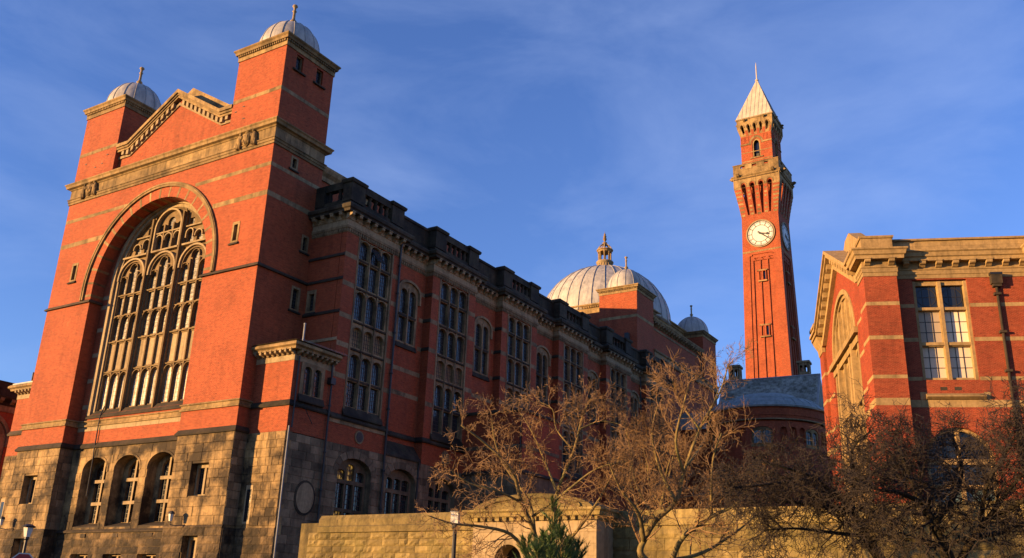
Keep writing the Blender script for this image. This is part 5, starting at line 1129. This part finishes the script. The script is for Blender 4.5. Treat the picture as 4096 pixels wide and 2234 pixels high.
lr = thing('low_slate_range', 'low slate roof running behind the apse towards the right building', 'building', (lo.x, lo.y, 0), TA, local=True)
put('wall', MB().box(-22, 8, .2, 6, 0, lo.z-1.6), BRICK, lr)
put('roof', MB().add([(-22,0,lo.z-1.6),(8,0,lo.z-1.6),(8,3,lo.z+1.2),(-22,3,lo.z+1.2),(-22,6,lo.z-1.6),(8,6,lo.z-1.6)], [(0,1,2,3),(3,2,5,4),(0,3,4),(1,5,2),(4,5,1,0)]), SLATE, lr)
put('ridge', MB().tube([(-22,3,lo.z+1.22),(8,3,lo.z+1.22)], .12, 8), LEAD_D, lr)
for j in range(6): put('slate_course', MB().box(-22, 8, .18+.42*j, .24+.42*j, lo.z-1.6+.39*j+.02, lo.z-1.6+.39*j+.1), SLATE, lr)
for i, (px, py, d) in enumerate(((2942, 1515, 133), (3219, 1500, 133))):
    p = atd(px, py, d); zt = 1.6+(atd(px, 1463 if i == 0 else 1444, d).z-1.6)
    ch = thing('chimney', ('square brick and stone chimney left of the clock tower foot', 'square brick and stone chimney right of the clock tower foot')[i], 'chimney', (p.x, p.y, 0), TA, local=True)
    hw = .78; put('stack', MB().box(-hw, hw, -hw, hw, 0, zt-2.1), BRICK, ch)
    put('base_course', MB().box(-hw-.15, hw+.15, -hw-.15, hw+.15, zt-2.25, zt-2.1), ST_W, ch)
    for s in range(4):
        fr_ = [FR((0,-hw),(1,0),(0,-1)), FR((hw,0),(0,1),(1,0)), FR((0,hw),(-1,0),(0,1)), FR((-hw,0),(0,-1),(-1,0))][s]
        put('pierced_side', plate(fr_, rect(-hw, hw, zt-2.1, zt-.3), [rect(-.5,-.12,zt-1.6,zt-.65), rect(.12,.5,zt-1.6,zt-.65)], -.002*s, -.2), ST_W, ch)
    put('cap', MB().box(-hw-.15, hw+.15, -hw-.15, hw+.15, zt-.3, zt), ST_W, ch)

# ------------------------------------------------------------------ building at the far left edge
fl = thing('far_left_building', 'shaded brick building with arched window at the far left edge', 'building', (-50, 20, 0))
put('wall', plate(FW(-40), rect(.4, 30, 0, 20.2), [arch(1.2, 6.0, 8, 16.0, 2.4, 14)], 0, -.6), BRICK, fl)
put('core', MB().box(-60, -40.65, .5, 30, 0, 20), BRICK, fl); put('end_wall', MB().box(-60, -40.605, .38, .498, 0, 20), BRICK, fl)
put('parapet', MB().sweep([(-58,.4),(-40,.4),(-40,30)], [(-.5,19.5),(.1,19.5),(.12,19.85),(.5,20.2),(.55,20.4),(.1,20.5),(.1,21.8),(.2,21.9),(-.5,21.9)]), ST_SOOT, fl)
row('modillion', modillion_mesh(.4, .45, .5, ST_W), fl, FW(-40), (1, 0), 1, 20, 1.2, 0, 20.15)
put('stone_band', MB().sweep([(-58,.4),(-40,.4),(-40,30)], [(-.1,18.9),(.08,18.9),(.08,19.5),(-.1,19.5)]), ST_W, fl)
w = window(FW(-40), fl, arch(1.2, 6.0, 8, 16.0, 2.38, 14), [arch(1.8, 3.4, 8.5, 15.8, .8), arch(3.8, 5.4, 8.5, 15.8, .8)], -.15, .3, ST_W, GLASS_W, (.35, .45), name='arched_window')
put('hood_mould', archband(FW(-40), 1.2, 6.0, 15.5, 16.0, 2.4, .35, -.02, .2, 14), ST_W, w)

# ------------------------------------------------------------------ boundary walls and gateway
rwl = random.Random(31); WY = -14.0
bw1 = thing('boundary_wall', 'mossy rock-faced stone boundary wall left of the gateway, sunlit', 'wall', (25, WY, 0))
WF = FR((0, WY), (1, 0), (0, -1)); WZ = 5.5
put('core', MB().box(21.7, 31.3, WY+.03, WY+.8, 0, 4.75), ST_WALL, bw1)
rocks(WF, bw1, ST_WALL, 21.7, 31.2, 2.1, 4.72, .3, .45, .95, -.04, .01, .075, (), rwl)
put('coping', MB().prism(WF, [(-.8,4.74),(.1,4.74),(.12,4.98),(.04,5.04),(.03,5.3),(-.1,5.5),(-.8,5.5)], 22.3, 31.2), ST_WALL, bw1)
for i in range(8): put('coping_joint', MB().fbox(WF, 23.4+i*1.05, 23.42+i*1.05, -.2, .034+.002, 5.05, 5.28), DARK, bw1)
put('end_return', MB().box(20.9, 22.3, WY+.3, WY+.9, 0, 5.2), ST_WALL, bw1)
gtw = thing('stone_gateway', 'pale stone gateway with curved pediment and arched door behind the trees', 'gateway', (33.8, -13.5, 0))
GY = -14.6; GF = FR((0, GY), (1, 0), (0, -1)); gx0, gx1 = 31.2, 36.75
dr = arch(32.3, 33.55, 0, 3.5, .62, 12)
put('wall', plate(GF, rect(gx0, gx1, 0, 5.05), [dr], -.02, -1.6), ST_PALE, gtw)
courses(GF, gtw, ST_PALE, gx0, gx1, 2.0, 5.0, .46, .9, 1.5, -.05, .0, [dr], 'ashlar_block', .006, .003, .004, rwl)
put('door', MB().poly(GF, dr, -.9, -.8), DARK, gtw); put('door_arch', archband(GF, 32.3, 33.55, 2, 3.5, .62, .2, -.05, .06, 12), ST_PALE, gtw)
put('cornice', MB().sweep([(gx0,GY+1.6),(gx0,GY),(gx1,GY),(gx1,GY+1.6)], [(-.4,5.0),(.04,5.0),(.06,5.12),(.22,5.16),(.26,5.3),(.34,5.36),(.34,5.44),(-.4,5.44)]), ST_WALL, gtw)
dentils(GF, gtw, ST_WALL, gx0+.1, gx1, .34, .2, 0, .16, 5.0, 5.15)
pc = (gx0+gx1)/2; pz = [(pc+2.7*cos(t), 5.42+.6*max(0,sin(t))**1.15) for t in [pi*i/18 for i in range(19)]]
put('pediment', MB().poly(GF, pz, -1.6, .18), ST_WALL, gtw)
put('pediment_recess', archband(GF, pc-2.1, pc+2.1, 5.46, 5.48, .36, .12, .18, .26, 16, False), ST_WALL, gtw)
put('return_wall', MB().box(gx1-.4, gx1-.02, GY+.1, GY+2.2, 0, 5.0), ST_PALE, gtw)
bw2 = thing('boundary_wall', 'long sunlit stone boundary wall right of the gateway', 'wall', (44, -12.4, 0))
W2 = FR((0, -13.2), (1, 0), (0, -1))
put('core', MB().box(36.6, 60, -13.17, -12.4, 0, 4.9), ST_WALL, bw2)
rocks(W2, bw2, ST_WALL, 36.6, 52, 2.2, 4.85, .42, .8, 1.6, -.04, .01, .07, (), rwl)
put('coping', MB().prism(W2, [(-.8,4.88),(.08,4.88),(.1,5.1),(.03,5.15),(.02,5.45),(-.8,5.5)], 36.6, 60), ST_WALL, bw2)

# ------------------------------------------------------------------ lamps, sign
def lamp(x, y, h_, label, square):
    t = thing('street_lamp', label, 'street lamp', (x, y, 0), .3, local=True)
    put('post', MB().lathe([(.11,0),(.11,.9),(.075,1.0),(.06,h_-.55),(.09,h_-.5),(.09,h_-.42)], (0,0,0), 10), IRON, t)
    if square: put('lantern', MB().box(-.11,.11,-.11,.11,h_-.42,h_-.08), WHITE, t); put('cap', MB().box(-.13,.13,-.13,.13,h_-.08,h_-.05), PIPE_G, t)
    else:
        put('lantern', MB().lathe([(.12,h_-.42),(.2,h_-.05)], (0,0,0), 6), WHITE, t); put('cap', MB().lathe([(.24,h_-.05),(.26,h_),(.1,h_+.08)], (0,0,0), 10), IRON, t)
p = atd(1824, 2040, 27); lamp(p.x, p.y, p.z, 'slim black street lamp with white square lantern by the boundary wall', True)
p = atd(116, 2106, 38); lamp(p.x, p.y, p.z, 'black street lamp with tapered glass lantern at the left edge', False)
for i, (px, py) in enumerate(((45, 2088), (736, 2062))):
    d = 1.0; x_ = (-25.95, -4.6)[i]; z_ = (7.2, 7.15)[i]
    t = thing('wall_lantern', ('small wall lantern on the left stone pier of the hall', 'small wall lantern on the right stone pier of the hall')[i], 'lantern', (x_, -.05, z_-1), local=True)
    put('bracket', MB().tube([(.65,-.02,.62),(.3,-.5,.55),(0,-.75,.6),(0,-.75,.8)], .035, 6), IRON, t)
    put('glass', MB().lathe([(.12,.85),(.2,1.35)], (0,-.75,0), 6), WHITE, t); put('cap', MB().lathe([(.24,1.35),(.2,1.5),(.05,1.58)], (0,-.75,0), 8), IRON, t)
p = atd(97, 2214, 30)
t = thing('road_sign', 'red octagonal road sign with pale rim at the bottom left corner', 'sign', (p.x, p.y, 0), radians(-122), local=True)
zc = p.z-.36
f_ = FR((0, 0), (1, 0), (0, 1))
put('post', MB().tube([(0,-.04,0),(0,-.04,zc+.3)], .035, 8), PIPE_G, t)
pl = put('plate', MB().poly(f_, [(.4*cos(pi/8+pi*i/4), zc+.4*sin(pi/8+pi*i/4)) for i in range(8)], 0, .02), WHITE, t)
put('red_face', MB().poly(f_, [(.36*cos(pi/8+pi*i/4), zc+.36*sin(pi/8+pi*i/4)) for i in range(8)], .02, .026), REDP, pl)

# ------------------------------------------------------------------ trees
def crooked(p, q, n, amp, rnd):
    p, q = Vector(p), Vector(q); L_ = (q-p).length; out = []
    for i in range(n+1):
        t = i/n; v = p.lerp(q, t)
        if 0 < i < n: v += Vector((rnd.gauss(0, 1), rnd.gauss(0, 1), rnd.gauss(0, .8)))*amp*L_
        out.append(v)
    return out
def smoothline(pts, k=3):
    P = [Vector(p) for p in pts]; out = []
    for i in range(len(P)-1):
        p0, p1, p2, p3 = P[max(i-1,0)], P[i], P[i+1], P[min(i+2,len(P)-1)]
        for j in range(k):
            t = j/k; out.append(.5*((2*p1)+(p2-p0)*t+(2*p0-5*p1+4*p2-p3)*t*t+(3*p1-p0-3*p2+p3)*t**3))
    out.append(P[-1]); return out
def tree(name, label, limbs, base, depth, rnd, mats, r0, cfg, group=None):
    """limbs: pixel-guided main limbs with a depth offset for every point; twigs grow from them"""
    t = thing(name, label, 'tree', (base.x, base.y, 0), group=group)
    tr, br, tg = MB(), MB(), MB(); nt_ = [0]
    def twig(p, d, l, r, lev):
        n = 3 if lev >= 2 else 4; pts = [p]; q = p.copy(); dd = d.copy()
        for i in range(n):
            dd = (dd+Vector((rnd.gauss(0,1), rnd.gauss(0,1), rnd.gauss(0,1)))*cfg['wob']+Vector((0,0,cfg['up']))).normalized(); q = q+dd*l/n; pts.append(q.copy())
        (br if lev < 2 else tg).tube(pts, [max(r*(1-.6*i/n), cfg['rmin']*(1 if i < n else .6)) for i in range(n+1)], 4 if lev < 2 else 3, False); nt_[0] += 1
        if lev >= cfg['lev']: return
        m = cfg['kids'][lev]
        for i in range(m):
            s = rnd.uniform(.25, 1); k = min(int(s*n), n-1); pp = pts[k].lerp(pts[k+1], s*n-k); b = (pts[k+1]-pts[k]).normalized()
            side = b.cross(Vector((rnd.gauss(0,1), rnd.gauss(0,1), rnd.gauss(0,1)))).normalized()
            nd = (b*cfg['fwd']+side*rnd.uniform(.6, 1.1)+Vector((0,0,cfg['up']*1.5))).normalized()
            twig(pp, nd, l*rnd.uniform(.42, .72), r*.48, lev+1)
    for pts, ra, rb_, nk in limbs:
        P3 = smoothline([atd(a[0]*1.59006, a[1]*1.59006, depth+(a[2] if len(a) > 2 else 0)) for a in pts], 4)
        n = len(P3); tr.tube(P3, [ra+(rb_-ra)*i/(n-1) for i in range(n)], 8)
        for i in range(int(nk*cfg['nk'])):
            s = rnd.uniform(.12, 1)**.8*(n-1); k = min(int(s), n-2); pp = P3[k].lerp(P3[k+1], s-k); b = (P3[k+1]-P3[k]).normalized()
            side = b.cross(Vector((rnd.gauss(0,1), rnd.gauss(0,1), rnd.gauss(0,1)))).normalized()
            nd = (b*cfg['fwd']+side+Vector((0,0,cfg['up']*2))).normalized(); fr_ = s/(n-1)
            twig(pp, nd, cfg['len']*rnd.uniform(.55, 1.15)*(1.15-.5*fr_), max(.012, (ra+(rb_-ra)*fr_)*.4), 0)
    a = limbs[0][0][0]; g0 = atd(a[0]*1.59006, a[1]*1.59006, depth)
    tr.tube([Vector((base.x, base.y, -.1)), Vector((base.x*.6+g0.x*.4, base.y*.6+g0.y*.4, g0.z*.5)), g0], [r0*1.35, r0*1.05, r0], 10)
    for pts, ra, rb_, nk in limbs[1:]:
        if pts[0][1] >= 1404:
            q = atd(pts[0][0]*1.59006, pts[0][1]*1.59006, depth+(pts[0][2] if len(pts[0]) > 2 else 0)); st_ = Vector((base.x*.5+g0.x*.5, base.y*.5+g0.y*.5, g0.z*.45))
            tr.tube([st_, st_.lerp(q, .5)+Vector((0,0,-.1)), q], [ra*1.1, ra*1.05, ra], 8)
    put('trunk', tr, mats[0], t, smooth=True); put('branches', br, mats[1], t, kind='stuff'); put('crown', tg, mats[1], t, label=None, kind='stuff')
    return t, nt_[0]
rt = random.Random(41)
cfgA = dict(wob=.19, up=.03, fwd=.7, len=.95, lev=3, kids=(4, 4, 2), rmin=.0048, nk=.8)
b1 = atd(1365*1.59, 1600*1.59, 27); b1.z = 0
tree('bare_tree', 'leafless sunlit tree with spreading limbs in front of the wing', [
    ([(1352,1425),(1345,1345,0),(1312,1265,-.2),(1288,1185,-.3),(1225,1120,-.5),(1160,1070,-.8)], .085, .02, 26),
    ([(1380,1410),(1393,1330,.1),(1402,1240,.3),(1445,1130,.5),(1468,1040,.7),(1500,985,.8)], .08, .018, 26),
    ([(1335,1406),(1285,1345,-.3),(1210,1325,-.5),(1140,1318,-.7),(1072,1296,-.9)], .06, .016, 20),
    ([(1345,1345),(1330,1260,.6),(1268,1170,1.0),(1245,1110,1.1),(1236,1045,1.2)], .06, .016, 20),
    ([(1385,1406),(1440,1350,-.3),(1492,1280,-.5),(1530,1215,-.7),(1560,1150,-.8)], .06, .016, 20),
    ([(1402,1240),(1370,1160,.8),(1340,1090,1.0),(1310,1040,1.2)], .045, .014, 18),
    ([(1312,1265),(1250,1235,-.9),(1180,1215,-1.1),(1130,1180,-1.2)], .04, .012, 16),
    ([(1340,1300),(1420,1240,-.8),(1500,1180,-1.0),(1580,1160,-1.2)], .045, .012, 18),
    ([(1440,1130),(1400,1080,.2),(1390,1030,.1),(1352,1010,.3)], .03, .01, 12),
    ([(1460,1080),(1510,1060,.2),(1560,1068,.1)], .03, .01, 10)], b1, 27, rt, (BARK, TWIG), .13, cfgA, 'bare trees before the buildings')
def copy_tree(o, loc, rz, sc, label):  # adds an out-of-view copy of a tree to cast dappled shade
    r = o.copy(); C.objects.link(r); r.location = loc; r.rotation_euler.z = rz; r.scale = (sc, sc, sc); r['label'] = label
    for ch in list(o.children):
        c = ch.copy(); C.objects.link(c); c.parent = r
T1 = [o for o in bpy.data.objects if o.name.startswith('bare_tree') and o.type == 'EMPTY'][0]
copy_tree(T1, (-44, -21.5, 0), 1.0, 1.75, 'unseen leafless tree added beyond the left edge to throw branch shadows on the hall')
copy_tree(T1, (-33, -27, 0), 2.6, 1.35, 'unseen leafless tree added near the road to shade the foot of the hall')
for k_, (x_, y_, a_, s_) in enumerate(((11, -36, .4, 1.25), (17.5, -40, 3.9, 1.15), (24, -43.5, 5.2, 1.2), (2, -33, 2.0, 1.3))):
    copy_tree(T1, (x_, y_, 0), a_, s_, ('unseen leafless tree added beyond the left edge for dappled shade, first from the hall', 'second unseen leafless tree added beyond the left edge for dappled shade', 'unseen leafless tree added nearest the viewer for dappled shade, beyond the left edge', 'unseen leafless tree added opposite the hall front for dappled shade')[k_])
cfgB = dict(wob=.18, up=.07, fwd=.8, len=1.05, lev=3, kids=(4, 4, 2), rmin=.0048, nk=.75)
b2 = atd(1660*1.59, 1600*1.59, 26.5); b2.z = 0
tree('bare_tree', 'leafless sunlit tree with crooked trunk and tall upright shoots', [
    ([(1650,1430),(1612,1395),(1620,1360,.1),(1650,1310,.1),(1700,1262,.2),(1720,1190,.4),(1760,1080,.6),(1812,985,.8),(1832,915,.9)], .11, .016, 30),
    ([(1690,1410),(1720,1350,-.2),(1790,1300,-.3),(1850,1270,-.4),(1890,1215,-.5)], .09, .016, 22),
    ([(1620,1360),(1605,1290,-.4),(1560,1230,-.6),(1530,1160,-.7)], .07, .014, 24),
    ([(1700,1262),(1660,1180,.6),(1640,1090,.8),(1655,1020,.9)], .06, .014, 24),
    ([(1720,1190),(1700,1110,-.2),(1722,1010,-.3),(1735,960,-.3)], .05, .012, 20),
    ([(1650,1310),(1600,1220,.9),(1585,1130,1.1),(1570,1060,1.2)], .05, .012, 20),
    ([(1790,1300),(1790,1220,-.8),(1795,1150,-1.0),(1815,1090,-1.1)], .05, .012, 18),
    ([(1760,1080),(1710,1010,.3),(1690,950,.2)], .035, .01, 14),
    ([(1730,1170),(1775,1100,1.2),(1790,1030,1.4),(1812,970,1.4)], .04, .01, 12),
    ([(1695,1410),(1770,1390,.6),(1850,1340,.8),(1910,1290,1.0)], .07, .014, 20)], b2, 26.5, rt, (BARK, TWIG), .15, cfgB, 'bare trees before the buildings')
cfgD = dict(wob=.26, up=-.01, fwd=.6, len=1.0, lev=3, kids=(5, 4, 2), rmin=.005, nk=1.2)
b3 = atd(2200*1.59, 1560*1.59, 22); b3.z = 0
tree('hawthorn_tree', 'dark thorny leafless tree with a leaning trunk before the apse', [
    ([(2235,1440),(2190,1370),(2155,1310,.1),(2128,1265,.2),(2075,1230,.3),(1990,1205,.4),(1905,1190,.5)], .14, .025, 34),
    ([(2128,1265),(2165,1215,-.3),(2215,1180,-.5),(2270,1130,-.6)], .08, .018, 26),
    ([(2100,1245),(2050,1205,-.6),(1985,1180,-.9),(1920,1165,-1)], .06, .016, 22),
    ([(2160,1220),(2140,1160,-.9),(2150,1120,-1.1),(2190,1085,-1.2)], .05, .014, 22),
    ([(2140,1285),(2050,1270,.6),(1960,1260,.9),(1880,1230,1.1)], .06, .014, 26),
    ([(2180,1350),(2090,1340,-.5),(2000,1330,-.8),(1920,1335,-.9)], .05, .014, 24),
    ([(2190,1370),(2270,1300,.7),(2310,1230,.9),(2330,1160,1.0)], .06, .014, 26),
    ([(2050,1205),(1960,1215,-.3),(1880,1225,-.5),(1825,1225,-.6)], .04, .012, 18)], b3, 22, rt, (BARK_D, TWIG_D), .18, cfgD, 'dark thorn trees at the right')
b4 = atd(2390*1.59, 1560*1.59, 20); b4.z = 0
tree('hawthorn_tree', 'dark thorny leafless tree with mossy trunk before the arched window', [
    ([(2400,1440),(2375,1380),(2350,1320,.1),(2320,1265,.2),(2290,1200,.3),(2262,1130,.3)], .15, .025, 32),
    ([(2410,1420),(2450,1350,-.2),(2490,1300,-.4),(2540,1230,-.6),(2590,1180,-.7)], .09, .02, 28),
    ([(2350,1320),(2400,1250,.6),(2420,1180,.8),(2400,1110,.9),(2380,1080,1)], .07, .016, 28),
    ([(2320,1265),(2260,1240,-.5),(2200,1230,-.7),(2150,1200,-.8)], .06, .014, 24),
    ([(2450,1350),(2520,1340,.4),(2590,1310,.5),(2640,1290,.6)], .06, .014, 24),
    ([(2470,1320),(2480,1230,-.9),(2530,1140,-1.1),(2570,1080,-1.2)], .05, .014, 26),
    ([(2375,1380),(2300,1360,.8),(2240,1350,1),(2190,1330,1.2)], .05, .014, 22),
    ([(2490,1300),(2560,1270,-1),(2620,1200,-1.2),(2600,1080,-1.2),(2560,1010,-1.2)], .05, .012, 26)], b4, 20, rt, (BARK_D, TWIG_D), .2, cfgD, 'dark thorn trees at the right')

# conifer shrub
cf = atd(1388*1.59, 1500*1.59, 24.5); topz = atd(1388*1.59, 1222*1.59, 24.5).z
cn = thing('conifer_shrub', 'small green feathery conifer in front of the gateway', 'shrub', (cf.x, cf.y, 0))
st, nd = MB(), MB(); rc = random.Random(9)
st.tube([(cf.x,cf.y,0),(cf.x+.02,cf.y,topz-.15)], [.07,.012], 6)
for q in range(12):
    qa = q*2.4; qr = 0 if q == 0 else rc.uniform(.3, 1.0); qh = topz if q == 0 else topz-rc.uniform(.3, .9)-qr*.7
    ox, oy = cf.x+qr*cos(qa), cf.y+qr*sin(qa)
    st.tube([(cf.x,cf.y,.5), (ox,oy,qh*.55), (ox+.03,oy,qh-.1)], [.03,.02,.006], 4)
    for i in range(70):
        h_ = rc.uniform(.2, 1); z = .5+(qh-.6)*h_; rad = .12+.8*(1-h_)**.8; a = rc.uniform(0, 2*pi)
        b0 = Vector((ox, oy, z-.2)); L_ = rad*rc.uniform(.4, 1.25); d = Vector((cos(a)*.6, sin(a)*.6, rc.uniform(.5, 1.2))).normalized(); e = b0+d*L_*1.2
        st.tube([b0, b0.lerp(e,.6)+Vector((0,0,-.03)), e], [.01,.007,.004], 3, False)
        for j in range(26):
            s_ = rc.uniform(.2, 1.02); p = b0.lerp(e, s_); v = (d+Vector((rc.gauss(0,.4), rc.gauss(0,.4), rc.gauss(.3,.35)))).normalized(); l = rc.uniform(.1, .24)
            sd_ = v.orthogonal().normalized()*.009; k_ = p+v*l; o_ = len(nd.v)
            nd.v += [tuple(p-sd_), tuple(p+sd_), tuple(k_), tuple(p+v.cross(sd_))]; nd.f += [(o_,o_+1,o_+2),(o_+1,o_+3,o_+2),(o_+3,o_,o_+2)]
put('trunk', st, BARK, cn)
m = bpy.data.meshes.new('crown'); m.from_pydata(nd.v, [], nd.f); m.materials.append(NEEDLE); obj('crown', m, cn, kind='stuff')
